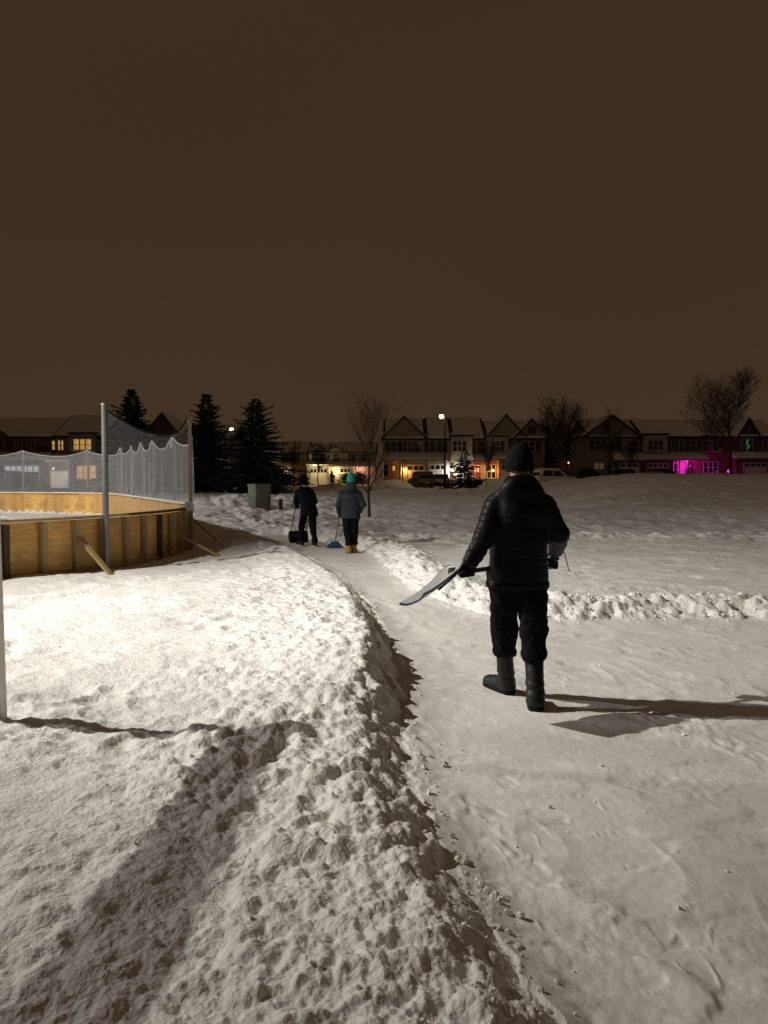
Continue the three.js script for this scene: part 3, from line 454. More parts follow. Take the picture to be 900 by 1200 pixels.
bareTree(onD(738, 80), 80, 4.4, 'small forked bare tree in front of the dark garages', GB, 26, { r: 0.07, lv: 3, spread: 0.6, min: 0.012 });
bareTree(onD(570, 72), 72, 4.2, 'small bare sapling glowing in the pink porch light', GB, 27, { r: 0.05, lv: 3, spread: 0.55, min: 0.012 });
bareTree(onD(345, 110), 110, 5.6, 'thin bare tree in front of the far porch columns', GB, 28, { r: 0.09, lv: 3, spread: 0.6, min: 0.015 });
bareTree(onD(640, 96), 96, 7.4, 'bushy bare tree behind the end gable', GB, 29, { r: 0.16, lv: 4, spread: 0.66, main: 4, from: 1, min: 0.012 });
// rounded shrubs, a clipped hedge and a column cedar
function shrub(x, d, rx, ry, label, s, m = needle, name = 'shrub') {
  reseed(s); const g = thing(name, label, 'shrub', [x, ground(x, d) - 0.05, -d], 0, 'dark shrubs'), pos = [], n = Math.round(900 * Math.max(0.6, rx * ry * 0.6));
  for (let i = 0; i < n; i++) { const a = rr(0, 6.283), u = Math.pow(rnd(), 0.4), e = rr(-0.1, 1.5), c = V(Math.cos(a) * Math.cos(e) * rx * u, ry * (0.35 + 0.65 * Math.sin(e) * u) * (1 + 0.18 * noise2(a * 2, e * 3 + s)), Math.sin(a) * Math.cos(e) * rx * 0.8 * u), z = 0.09 + 0.07 * rnd(); for (let k = 0; k < 3; k++) pos.push(c.x + rr(-z, z), Math.max(0, c.y + rr(-z, z)), c.z + rr(-z, z)); }
  const cg = new THREE.BufferGeometry(); cg.setAttribute('position', new THREE.Float32BufferAttribute(pos, 3)); cg.computeVertexNormals(); part('foliage', cg, m, g); part('stem', [bar([0, -0.1, 0], [0, ry * 0.6, 0], 0.05, 0.03), bar([0, 0.1, 0], [rx * 0.4, ry * 0.5, 0.1], 0.04, 0.02), bar([0, 0.1, 0], [-rx * 0.4, ry * 0.5, -0.1], 0.04, 0.02)], bark, g); return g;
}
const redleaf = M({ color: lin(0.032, 0.018, 0.013), roughness: 0.9 });
shrub(onD(405, 100), 100, 1.2, 1.9, 'round dark hedge left of the teal toque', 41, redleaf);
shrub(onD(421, 100), 100, 1.5, 2.0, 'wide dark hedge behind the thin young tree', 42, redleaf);
shrub(onD(389, 102), 102, 0.45, 2.1, 'narrow upright cedar beside the far lit garage', 43, needle, 'cedar');
shrub(onD(826, 83), 83, 1.3, 0.75, 'low dark shrub below the magenta porch light', 44);
shrub(onD(688, 84), 84, 1.9, 1.9, 'dark shrub mass left of the wide gabled house', 45);
shrub(onD(706, 85), 85, 1.0, 0.9, 'low shrub under the dim lower window', 46);
shrub(onD(560, 78), 78, 1.4, 1.0, 'low shrub right of the small spruce', 47);
shrub(onD(333, 76), 76, 1.6, 1.5, 'dark shrub right of the broad spruce', 48);

// ---------------------------------------------------------------- street lamps
function streetLamp(x, d, h, label, color, I, arm, glow) {
  const y = ground(x, d), g = thing('street_lamp', label, 'street lamp', [x, y, -d], 0, 'lit street lamps'), bx = arm;
  part('pole', [bar([0, -0.2, 0], [0, h, 0], 0.105, 0.06, 10), bar([0, -0.2, 0], [0, 0.9, 0], 0.16, 0.13, 10)], hm.iron, g);
  part('arm', [tube([[0, h - 0.15, 0], [bx * 0.4, h + 0.22, 0], [bx, h + 0.22, 0]], 0.035, 12), bar([bx, h + 0.16, 0], [bx, h + 0.24, 0], 0.24, 0.07, 14)], hm.iron, g);
  const s = new THREE.SphereGeometry(0.21, 16, 12); s.translate(bx, h, 0); part('globe', s, M({ color: lin(0.2, 0.2, 0.2), emissive: color, emissiveIntensity: glow }), g);
  const L = new THREE.PointLight(color, I); L.position.set(x + bx, y + h, -d); L.castShadow = true; L.name = 'street_lamp_light'; L.shadow.radius = 8; scene.add(L);
}
streetLamp(onD(521, 72), 72, 6.75, 'tall dark lamp post with bright warm globe above the house row', lin(1, 0.74, 0.38), 14, -0.32, 9);
streetLamp(onD(272, 78), 78, 6.0, 'street lamp with small white globe between the two spruces', lin(1, 0.86, 0.66), 9, 0, 6);

// ---------------------------------------------------------------- parked cars, rail, street bits
const tyreM = M({ color: lin(0.012, 0.012, 0.012), roughness: 0.9 }), rimM = M({ color: lin(0.3, 0.3, 0.3), metalness: 0.8, roughness: 0.4 }), tailM = M({ color: lin(0.25, 0.01, 0.01), roughness: 0.3 }), carGlass = M({ color: lin(0.012, 0.012, 0.013), roughness: 0.05 });
const rearGlow = M({ color: lin(0.2, 0.02, 0.02), emissive: lin(1, 0.45, 0.4), emissiveIntensity: 0.7 });
function car(x, d, turn, paint, suv, label, o = {}) {   // length along local x, front at +x
  const g = thing('parked_car', label, 'car', [x, ground(x, d) + 0.02, -d], turn, 'cars parked in front of the houses'), H = suv ? 1.72 : 1.45, hw = 0.9, m = M({ color: paint, roughness: 0.35, metalness: 0.1 });
  const prof = (pts, w, b) => { const e = new THREE.ExtrudeGeometry(new THREE.Shape(pts.map((p) => new THREE.Vector2(...p))), { depth: 2 * w - 2 * b, bevelEnabled: true, bevelSize: b, bevelThickness: b, bevelSegments: 2, curveSegments: 6 }); e.translate(0, 0, -w + b); return e; };
  const lower = [[-2.2, 0.38], [-2.25, 0.75], [-2.15, 0.98], [0.9, 0.98], [1.9, 0.88], [2.2, 0.7], [2.22, 0.36], [1.85, 0.3], [1.7, 0.55], [1.4, 0.66], [1.1, 0.55], [0.95, 0.28], [-0.95, 0.28], [-1.1, 0.55], [-1.4, 0.66], [-1.7, 0.55], [-1.85, 0.3]];
  const upper = suv ? [[-2.1, 0.98], [-1.95, H - 0.12], [-1.7, H], [0.05, H - 0.02], [0.95, 0.98]] : [[-1.75, 0.98], [-1.1, H - 0.05], [-0.8, H], [0.1, H - 0.02], [1.0, 0.98]];
  part('body', [prof(lower, hw, 0.06), prof(upper, hw - 0.12, 0.08)], m, g);
  const sg = suv ? [[-1.85, 1.03], [-1.75, H - 0.16], [0.0, H - 0.15], [0.65, 1.03]] : [[-1.45, 1.03], [-1.02, H - 0.14], [0.05, H - 0.14], [0.72, 1.03]];
  for (const z of [-1, 1]) { const e = new THREE.ExtrudeGeometry(new THREE.Shape(sg.map((p) => new THREE.Vector2(...p))), { depth: 0.02, bevelEnabled: false }); e.translate(0, 0, z * (hw - 0.12) + (z > 0 ? 0.003 : -0.023)); const w = part('side_window', e, carGlass, g); part('pillar', [box(-0.75, -0.66, 1.0, H - 0.12, z * (hw - 0.11) - 0.03, z * (hw - 0.11) + 0.03)], m, w); }
  const quad = (a, b, y0, y1, w) => { const p = [[a, y0, -w], [a, y0, w], [b, y1, w * 0.92], [b, y1, -w * 0.92]], e = new THREE.BufferGeometry(); e.setAttribute('position', new THREE.Float32BufferAttribute([...p[0], ...p[1], ...p[2], ...p[0], ...p[2], ...p[3]], 3)); e.computeVertexNormals(); return e; };
  part('rear_window', suv ? quad(-2.165, -2.05, 1.08, H - 0.22, 0.68) : quad(-1.75, -1.2, 1.04, H - 0.1, 0.66), carGlass, g); part('windscreen', quad(0.995, 0.2, 1.03, H - 0.1, 0.68), carGlass, g);
  for (const [wx, wz] of [[1.4, -1], [1.4, 1], [-1.4, -1], [-1.4, 1]]) { const t = new THREE.TorusGeometry(0.24, 0.095, 8, 18); t.scale(1, 1, 1.15); t.translate(wx, 0.32, wz * (hw - 0.12)); const w = part('wheel', t, tyreM, g), c = new THREE.CylinderGeometry(0.2, 0.2, 0.12, 14); c.rotateX(Math.PI / 2); c.translate(wx, 0.32, wz * (hw - 0.1)); part('rim', c, rimM, w); }
  for (const z of [-1, 1]) { part('tail_light', rbox(-2.29, -2.2, 0.72, suv ? 1.02 : 0.9, z * 0.74 - 0.11, z * 0.74 + 0.11, 0.03, 1), o.glow ? rearGlow : tailM, g); part('headlight', rbox(2.1, 2.25, 0.66, 0.8, z * 0.66 - 0.16, z * 0.66 + 0.16, 0.03, 1), rimM, g); part('mirror', rbox(0.55, 0.72, 1.0, 1.14, z * 0.98 - 0.09, z * 0.98 + 0.09, 0.03, 1), m, g); }
  part('bumper', [rbox(-2.36, -2.18, 0.36, 0.58, -0.86, 0.86, 0.05, 2), rbox(2.12, 2.3, 0.32, 0.55, -0.86, 0.86, 0.05, 2)], hm.shutter, g); part('number_plate', rbox(-2.39, -2.34, 0.62, 0.74, -0.26, 0.26, 0.008, 1), hm.trim, g);
  if (o.snow) { const e = prof(upper.map(([a, b]) => [a * 0.93, b]).filter((p) => p[1] > 1).map((p, i, l) => p).concat([[0.1, H + 0.06], [-1.0, H + 0.13], [-1.8, H + 0.05]].reverse().slice(0, 0)), hw - 0.2, 0.08); e.scale(1, 0.28, 1); e.translate(-0.1, H - 0.40, 0); part('roof_snow', e, hm.roofSnow, g); }
}
const P2 = Math.PI / 2;
car(onD(493, 79), 79, P2 + 0.22, lin(0.035, 0.032, 0.03), true, 'dark sport utility car parked nose in by the warm wall lamp', { snow: true });
car(onD(516, 81), 81, P2 - 0.05, lin(0.02, 0.02, 0.022), false, 'dark low car parked right behind the lamp post', { snow: true });
car(onD(650, 77), 77, 0.35, lin(0.62, 0.60, 0.56), true, 'white wagon parked right of the black toque', { snow: true });
car(onD(737, 82), 82, 0.1, lin(0.02, 0.02, 0.024), true, 'dark snow capped car in front of the dark garages', { snow: true });
car(onD(781, 84), 84, 0.0, lin(0.016, 0.016, 0.018), true, 'black car left of the magenta porch', { snow: false });
car(onD(763, 79), 79, P2 + 0.1, lin(0.20, 0.19, 0.18), false, 'grey car with two faint rear lights behind the field rise', { glow: true });
car(onD(20, 72), 72, 0.05, lin(0.03, 0.03, 0.035), true, 'dark car behind the left end of the rink boards');
{ // low dark rail at the edge of the street
  const x0 = onD(503, 69), x1 = onD(545, 69), g = thing('rail_fence', 'low dark wooden rail in front of the parked cars', 'fence', [x0, ground(x0, 69), -69], 0), w = x1 - x0;
  for (const t of [0, 0.33, 0.66, 1]) part('post', rbox(w * t - 0.07, w * t + 0.07, -0.2, 0.62, -0.07, 0.07, 0.01, 1), bark, g);
  part('rail', rbox(-0.1, w + 0.1, 0.48, 0.6, -0.115, -0.073, 0.01, 1), bark, g); part('rail', rbox(-0.1, w + 0.1, 0.1, 0.2, -0.115, -0.073, 0.01, 1), bark, g);
}
{ // utility cabinet and a short post in the snow beyond the rink
  const x = onD(304, 33), d = 33, g = thing('utility_cabinet', 'grey green metal utility cabinet standing in the snow', 'cabinet', [x, ground(x, d) - 0.06, -d], 0.62);
  const m = M({ color: lin(0.23, 0.24, 0.21), map: grainTex(331, 0.7, 1), roughness: 0.6, metalness: 0.2 });
  part('housing', rbox(-0.36, 0.36, 0, 1.12, -0.36, 0.36, 0.02, 2), m, g); part('lid', rbox(-0.39, 0.39, 1.1, 1.2, -0.39, 0.39, 0.03, 2), m, g); part('door', rbox(-0.31, 0.31, 0.12, 1.04, 0.355, 0.38, 0.01, 1), m, g); part('plinth', rbox(-0.42, 0.42, -0.2, 0.07, -0.42, 0.42, 0.02, 1), M({ color: lin(0.3, 0.29, 0.27), roughness: 0.9 }), g); part('handle', rbox(0.2, 0.24, 0.5, 0.68, 0.38, 0.41, 0.01, 1), hm.iron, g);
  const px = onD(329, 33), p = thing('bollard', 'short dark wooden post right of the utility cabinet', 'bollard', [px, ground(px, 33) - 0.1, -33], 0.3); part('post', rbox(-0.075, 0.075, -0.1, 0.56, -0.075, 0.075, 0.015, 2), bark, p); part('snow_cap', rbox(-0.085, 0.085, 0.555, 0.61, -0.085, 0.085, 0.025, 2), hm.roofSnow, p);
}
// heaps of cleared snow in the driveways
function heap(x, d, rx, h, label, s) {
  const g = new THREE.SphereGeometry(1, 40, 16, 0, Math.PI * 2, 0, Math.PI / 2), p = g.attributes.position; for (let i = 0; i < p.count; i++) { const a = p.getX(i), b = p.getY(i), c = p.getZ(i), k = 1 + 0.22 * noise3(a * 1.6 + s, b * 1.6, c * 1.6) + 0.08 * noise3(a * 5, b * 5, c * 5 + s); p.setXYZ(i, a * k * rx, Math.pow(b, 1.25) * k * h, c * k * rx * 0.7); } g.computeVertexNormals();
  const o = part('snow_heap', g, mats.clod); o.position.set(x, ground(x, d) - 0.08, -d); tag(o, label, 'snow heap', 'heaps of cleared snow');
}
heap(onD(461, 74), 74, 2.1, 1.0, 'heap of cleared snow below the lit red door', 1); heap(onD(583, 76), 76, 2.0, 0.9, 'heap of snow right of the pink lit sapling', 2); heap(onD(680, 76), 76, 1.8, 0.45, 'low snow heap right of the white wagon', 3); heap(onD(408, 90), 90, 1.6, 0.4, 'low heap of snow in front of the round hedge', 4); heap(onD(390, 110), 110, 2.6, 0.6, 'heap of snow below the far lit garage', 5);

// ---------------------------------------------------------------- the outdoor rink
const A0 = -76 * Math.PI / 180, A1 = 24.6 * Math.PI / 180, A2 = 100 * Math.PI / 180;
const S1 = RR * (A1 - A0), S2 = S1 + Math.hypot(RC2[0] - RC1[0], RC2[1] - RC1[1]), S3 = S2 + RR * (A2 - A1);
function rim(s, off = 0) { // point of the boards' inner face at length s: [x, z, outward x, outward z]
  let a, c, add = [0, 0];
  if (s < S1) { a = A0 + s / RR; c = RC1; } else if (s < S2) { a = A1; c = RC1; add = [-0.416 * (s - S1), 0.909 * (s - S1)]; } else { a = A1 + (s - S2) / RR; c = RC2; }
  const nx = Math.cos(a), nd = Math.sin(a); return [c[0] + add[0] + (RR + off) * nx, -(c[1] + add[1] + (RR + off) * nd), nx, -nd];
}
const sOf = (deg) => RR * (deg * Math.PI / 180 - A0), sAtD = (d) => S1 + (d - 18.8) / 0.909;
const ply = [0, 1, 2, 3].map((k) => tex(256, 256, (u, v) => { const g = 0.5 * tnoise(u * 0.25, v, 40, 500 + k) + 0.5 * tnoise(u * 0.12 + 0.3, v, 110, 510 + k), b = tnoise(u, v, 4, 520 + k), st = sst(0.6, 0.95, tnoise(u, v, 7, 530 + k)) * 0.07, t = 0.70 + 0.22 * g + 0.14 * b - st; return [t, t * 0.80, t * 0.50]; }, true, [0.82, 0.9]));
const plyM = ply.map((t, k) => M({ color: lin(0.80, 0.77, 0.66).multiplyScalar([1, 0.86, 1.08, 0.94][k]), map: t, roughness: 0.75 }));
const lumber = M({ color: lin(0.58, 0.46, 0.27), map: grainTex(541, 0.65, 1, [1, 0.95, 0.85], 10, 90), roughness: 0.8 });
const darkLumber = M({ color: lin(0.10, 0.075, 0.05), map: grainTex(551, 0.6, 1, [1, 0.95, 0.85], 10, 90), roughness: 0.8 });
const galv = M({ color: lin(0.34, 0.34, 0.34), metalness: 0.7, roughness: 0.5, map: grainTex(561, 0.6, 1, [1, 1, 1], 24, 60) });
const TOPY = 0.93, greyWood = M({ color: lin(0.34, 0.28, 0.20), map: grainTex(581, 0.6, 1, [1, 0.97, 0.92], 10, 90), roughness: 0.9 });
{
  reseed(71);
  const g = thing('rink_boards', 'curved plywood boards around the outdoor ice rink', 'rink boards', [rim(sOf(-18))[0], 0, rim(sOf(-18))[1]]), O = g.position, W = 1.22, n = Math.floor(S3 / W);
  const put = (name, geo, m, p) => { const q = Array.isArray(geo) ? merge(geo) : geo; q.translate(-O.x, 0, -O.z); return part(name, q, m, p || g); };
  for (let i = 0; i < n; i++) {
    const s = i * W, a = rim(s, 0), b = rim(s + W, 0), cx = (a[0] + b[0]) / 2, cz = (a[1] + b[1]) / 2, L = Math.hypot(b[0] - a[0], b[1] - a[1]), ang = Math.atan2(-(b[1] - a[1]), b[0] - a[0]), mid = rim(s + W / 2);
    const near = s > sOf(-70) && s < S1 + 1, place = (q, off = 0, y = 0) => { q.rotateY(ang); q.translate(cx + mid[2] * off, y, cz + mid[3] * off); return q; };
    const dy = rr(-0.012, 0.012), pz = new RoundedBoxGeometry(L - 0.008, TOPY + 0.25 + dy, 0.018, 1, 0.004);
    put('panel', place(pz, 0.012 + rr(-0.004, 0.004), (TOPY + dy - 0.25) / 2), plyM[Math.floor(rnd() * 4)]);
    put('kick_rail', place(new RoundedBoxGeometry(L - 0.02, 0.09, 0.04, 1, 0.005), 0.044, 0.14), lumber);
    for (const t of near ? [0, 0.5] : [0]) { const p = rim(s + t * W, 0.066), q = new RoundedBoxGeometry(0.088, TOPY + 0.2, 0.085, 1, 0.006); q.rotateY(ang); q.translate(p[0], (TOPY - 0.2) / 2 - 0.02, p[1]); put('stud', q, t ? lumber : i % 3 ? lumber : darkLumber); }
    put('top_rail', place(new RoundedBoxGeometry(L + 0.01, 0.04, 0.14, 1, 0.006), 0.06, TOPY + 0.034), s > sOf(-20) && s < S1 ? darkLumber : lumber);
    const sn = new THREE.BoxGeometry(L, 0.05, 0.13, 14, 1, 3), sp = sn.attributes.position; for (let k = 0; k < sp.count; k++) if (sp.getY(k) > 0) sp.setY(k, 0.004 + 0.03 * Math.max(0, noise2((s + sp.getX(k)) * 2.3, sp.getZ(k) * 5 + 3) + 0.35) * (Math.abs(sp.getZ(k)) > 0.06 ? 0.3 : 1)); sn.computeVertexNormals();
    if (s > S1 - 2 || s < sOf(-30)) put('snow_cap', place(sn, 0.06, TOPY + 0.081), mats.clod);
  }
  for (const deg of [-58, -40, -21.5, -2, 20]) { const a = rim(sOf(deg), 0.12), b = rim(sOf(deg), deg === -2 ? 1.05 : 0.78); put('brace', beam([a[0], deg === -2 ? 0.55 : 0.66, a[1]], [b[0], 0.05, b[1]], 0.088, 0.04), lumber); }
}
// posts and hanging netting above the boards
{
  reseed(73);
  const g = thing('rink_netting', 'sagging safety netting on tall posts above the rink boards', 'netting', [rim(sOf(6))[0], 0, rim(sOf(6))[1]]), O = g.position;
  const put = (name, geo, m, p) => { geo.translate(-O.x, 0, -O.z); return part(name, geo, m, p || g); };
  const cell = tex(64, 64, (u, v) => { const a = Math.abs(((u * 2) % 1) - 0.5), b = Math.abs(((v * 2) % 1) - 0.5); return a > 0.43 || b > 0.442 ? 1 : 0; }, false, [24, 24]);
  const net = M({ color: lin(0.62, 0.62, 0.66), alphaMap: cell, transparent: true, side: THREE.DoubleSide, roughness: 0.9 });
  const rope = M({ color: lin(0.62, 0.60, 0.57), roughness: 0.9 }), blackRope = M({ color: lin(0.012, 0.012, 0.012), roughness: 0.9 });
  const posts = [[sOf(-18), 2.72, 'galv'], [sOf(6), 2.84], [sAtD(20.5), 2.72], [sAtD(23.9), 2.82], [sAtD(26.4), 2.88], [sAtD(29), 2.9], [sAtD(32.6), 3.0], [S2 + 4.4, 3.05], [S2 + 8.6, 3.1], [S2 + 11.6, 3.1]];
  posts.forEach(([s, h, k], i) => { const p = rim(s, 0.15), q = k ? bar([p[0], -0.2, p[1]], [p[0], h, p[1]], 0.048, 0.048, 12) : beam([p[0], -0.2, p[1]], [p[0], h, p[1]], 0.066, 0.066, [p[2], 0, p[3]]); const o = put('post', q, k ? galv : greyWood); if (k) { const c = bar([p[0], h, p[1]], [p[0], h + 0.03, p[1]], 0.055, 0.05, 12); put('post_cap', c, galv, o); } });
  for (let i = 0; i < posts.length - 1; i++) {
    const [s0, h0] = posts[i], [s1, h1] = posts[i + 1], nx = 72, ny = 22, pos = [], uv = [], idx = [], top = [], L = s1 - s0, sag = [0.40, 0.36, 0.30, 0.30, 0.30, 0.30, 0.30, 0.28, 0.25][i];
    for (let a = 0; a <= nx; a++) { const u = a / nx, pl = (i === 0 ? 0.02 : 0.055) * Math.sin(u * L * (5 + 2 * noise2(u * 3 + i, 2)) + i), wob = 0.05 * noise2(u * 4 + i * 7, 1); for (let b = 0; b <= ny; b++) { const v = b / ny, yT = lerp(h0, h1, u) - 0.02 - sag * 4 * u * (1 - u), y = lerp(TOPY + 0.02, yT, v), edge = Math.min(1, u * 12, (1 - u) * 12), p = rim(s0 + L * u, 0.10 + edge * (pl * (0.35 + 0.65 * (1 - v)) + wob * Math.sin(v * 3)) - 0.012); pos.push(p[0], y, p[1]); uv.push(u * L * 1.25, y); if (b === ny) top.push([p[0], y, p[1]]); } }
    for (let a = 0; a < nx; a++) for (let b = 0; b < ny; b++) { const p = a * (ny + 1) + b; idx.push(p, p + ny + 1, p + 1, p + 1, p + ny + 1, p + ny + 2); }
    const q = new THREE.BufferGeometry(); q.setAttribute('position', new THREE.Float32BufferAttribute(pos, 3)); q.setAttribute('uv', new THREE.Float32BufferAttribute(uv, 2)); q.setIndex(idx); q.computeVertexNormals();
    const o = put('net', q, net); put('top_rope', tube(top.filter((_, k) => k % 4 === 0), i === 0 ? 0.022 : 0.016, 60, 5), i === 0 ? blackRope : rope, o);
  }
  const p = rim(sOf(4.4), 0.1), s = new THREE.PlaneGeometry(0.26, 0.2, 10, 8), sp = s.attributes.position; for (let k = 0; k < sp.count; k++) sp.setZ(k, 0.06 * noise2(sp.getX(k) * 14, sp.getY(k) * 14)); s.computeVertexNormals(); s.rotateX(-0.5); s.rotateY(1.2); s.translate(p[0] + 0.08, TOPY + 0.08, p[1]);
  const bag = part('plastic_scrap', s, M({ color: lin(0.7, 0.7, 0.7), side: THREE.DoubleSide, roughness: 0.4 })); tag(bag, 'crumpled white plastic scrap on top of the boards by the wooden post', 'plastic scrap');
}
// white barrier of posts and a plank, just outside the left edge of the picture
{
  const x = -2.318, d = 4.55, ex = -2.60, ed = 1.5, g = thing('plank_barrier', 'white painted post at the left edge carrying a horizontal plank', 'barrier', [x, ground(x, d), -d]), m = M({ color: lin(0.78, 0.77, 0.75), map: grainTex(571, 0.88, 1, [1, 0.99, 0.97]), roughness: 0.6 });
  const H = 1.80; g.rotation.z = 0.016; part('post', rbox(-0.045, 0.045, -0.3, H, -0.045, 0.045, 0.006, 2), m, g); part('post', (() => { const q = rbox(-0.045, 0.045, -0.3, H, -0.045, 0.045, 0.006, 2); q.translate(ex - x, 0, d - ed); return q; })(), m, g);
  part('plank', beam([-0.062, H - 0.14, 0.0 - 0.08], [ex - x - 0.062, H - 0.14, d - ed + 0.1], 0.03, 0.27), m, g);
}
// the floodlights that light the rink and the snow
for (const f of FLOODS) {
  const y0 = ground(f.x, f.d), g = thing('floodlight_pole', f.label, 'floodlight', [f.x, y0, -f.d]), h = f.y - y0, n = f.n, bx = -n.x * 0.3, bz = -n.z * 0.3;
  part('pole', bar([bx, -0.3, bz], [bx, h + 0.15, bz], 0.09, 0.06, 14), galv, g); part('bracket', bar([bx, h, bz], [bx * 0.2, h, bz * 0.2], 0.03), galv, g);
  const M4 = new THREE.Matrix4().lookAt(n, V(0, 0, 0), V(0, 1, 0)), mk = (q) => { q.applyMatrix4(M4); q.translate(0, h, 0); return q; };
  const hs = part('lamp_housing', mk(rbox(-0.26, 0.26, -0.21, 0.21, -0.09, 0.06, 0.03, 2)), hm.iron, g); part('lamp_lens', mk(box(-0.21, 0.21, -0.16, 0.16, 0.06, 0.07)), M({ color: lin(0.1, 0.1, 0.1), emissive: f.color, emissiveIntensity: 8 }), hs);
}

// ---------------------------------------------------------------- people
const v3 = { sub: (a, b) => [a[0] - b[0], a[1] - b[1], a[2] - b[2]], add: (a, b, k = 1) => [a[0] + b[0] * k, a[1] + b[1] * k, a[2] + b[2] * k], dot: (a, b) => a[0] * b[0] + a[1] * b[1] + a[2] * b[2], cross: (a, b) => [a[1] * b[2] - a[2] * b[1], a[2] * b[0] - a[0] * b[2], a[0] * b[1] - a[1] * b[0]], norm: (a) => { const l = Math.hypot(...a); return a.map((x) => x / l); }, mix: (a, b, t) => a.map((x, i) => lerp(x, b[i], t)) };
const smin = (a, b, k) => { const h = clamp(0.5 + 0.5 * (b - a) / k); return lerp(b, a, h) - k * h * (1 - h); };
const smax = (a, b, k) => -smin(-a, -b, k);
let capT = 0;
function cap(p, a, b, ra, rb) { // distance to a tapered capsule
  const x = b[0] - a[0], y = b[1] - a[1], z = b[2] - a[2], u = p[0] - a[0], v = p[1] - a[1], w = p[2] - a[2], t = clamp((u * x + v * y + w * z) / (x * x + y * y + z * z)); capT = t;
  return Math.hypot(u - x * t, v - y * t, w - z * t) - lerp(ra, rb, t);
}
const ell = (p, c, r) => { const x = (p[0] - c[0]) / r[0], y = (p[1] - c[1]) / r[1], z = (p[2] - c[2]) / r[2], l = Math.hypot(x, y, z); return (l - 1) * Math.min(...r); };
const chain = (p, pts, rs, k = 0.03) => { let d = 9; for (let i = 0; i < pts.length - 1; i++) d = smin(d, cap(p, pts[i], pts[i + 1], rs[i], rs[i + 1]), k); return d; };
function mesh(f, lo, hi, c) { // surface of f = 0, naive surface nets
  const n = [0, 1, 2].map((i) => Math.ceil((hi[i] - lo[i]) / c) + 1), S = new Float32Array(n[0] * n[1] * n[2]), id = (i, j, k) => (k * n[1] + j) * n[0] + i;
  for (let k = 0; k < n[2]; k++) for (let j = 0; j < n[1]; j++) for (let i = 0; i < n[0]; i++) S[id(i, j, k)] = f([lo[0] + i * c, lo[1] + j * c, lo[2] + k * c]);
  const P = [], I = [], cellOf = new Map(), E = [[0, 1], [0, 2], [0, 4], [1, 3], [1, 5], [2, 3], [2, 6], [3, 7], [4, 5], [4, 6], [5, 7], [6, 7]];
  for (let k = 0; k < n[2] - 1; k++) for (let j = 0; j < n[1] - 1; j++) for (let i = 0; i < n[0] - 1; i++) {
    const v = []; let m = 0; for (let q = 0; q < 8; q++) { v[q] = S[id(i + (q & 1), j + (q >> 1 & 1), k + (q >> 2))]; if (v[q] < 0) m |= 1 << q; } if (!m || m === 255) continue;
    let x = 0, y = 0, z = 0, e = 0; for (const [a, b] of E) if ((v[a] < 0) !== (v[b] < 0)) { const t = v[a] / (v[a] - v[b]); x += lerp(a & 1, b & 1, t); y += lerp(a >> 1 & 1, b >> 1 & 1, t); z += lerp(a >> 2, b >> 2, t); e++; }
    cellOf.set(id(i, j, k), P.length / 3); P.push(lo[0] + (i + x / e) * c, lo[1] + (j + y / e) * c, lo[2] + (k + z / e) * c);
  }
  for (let k = 1; k < n[2] - 1; k++) for (let j = 1; j < n[1] - 1; j++) for (let i = 1; i < n[0] - 1; i++) {
    const s = S[id(i, j, k)] < 0;
    for (const [da, b1, b2] of [[[1, 0, 0], [0, 1, 0], [0, 0, 1]], [[0, 1, 0], [0, 0, 1], [1, 0, 0]], [[0, 0, 1], [1, 0, 0], [0, 1, 0]]]) {
      if (s === (S[id(i + da[0], j + da[1], k + da[2])] < 0)) continue;
      const q = [[0, 0], [1, 0], [1, 1], [0, 1]].map(([u, w]) => cellOf.get(id(i - u * b1[0] - w * b2[0], j - u * b1[1] - w * b2[1], k - u * b1[2] - w * b2[2]))); if (q.some((a) => a === undefined)) continue;
      if (s) I.push(q[0], q[1], q[2], q[0], q[2], q[3]); else I.push(q[0], q[2], q[1], q[0], q[3], q[2]);
    }
  }
  const g = new THREE.BufferGeometry(); g.setAttribute('position', new THREE.Float32BufferAttribute(P, 3)); g.setAttribute('uv', new THREE.Float32BufferAttribute(P.flatMap((_, i) => i % 3 ? [] : [P[i] + P[i + 2], P[i + 1]]), 2)); g.setIndex(I); g.computeVertexNormals(); return g;
}
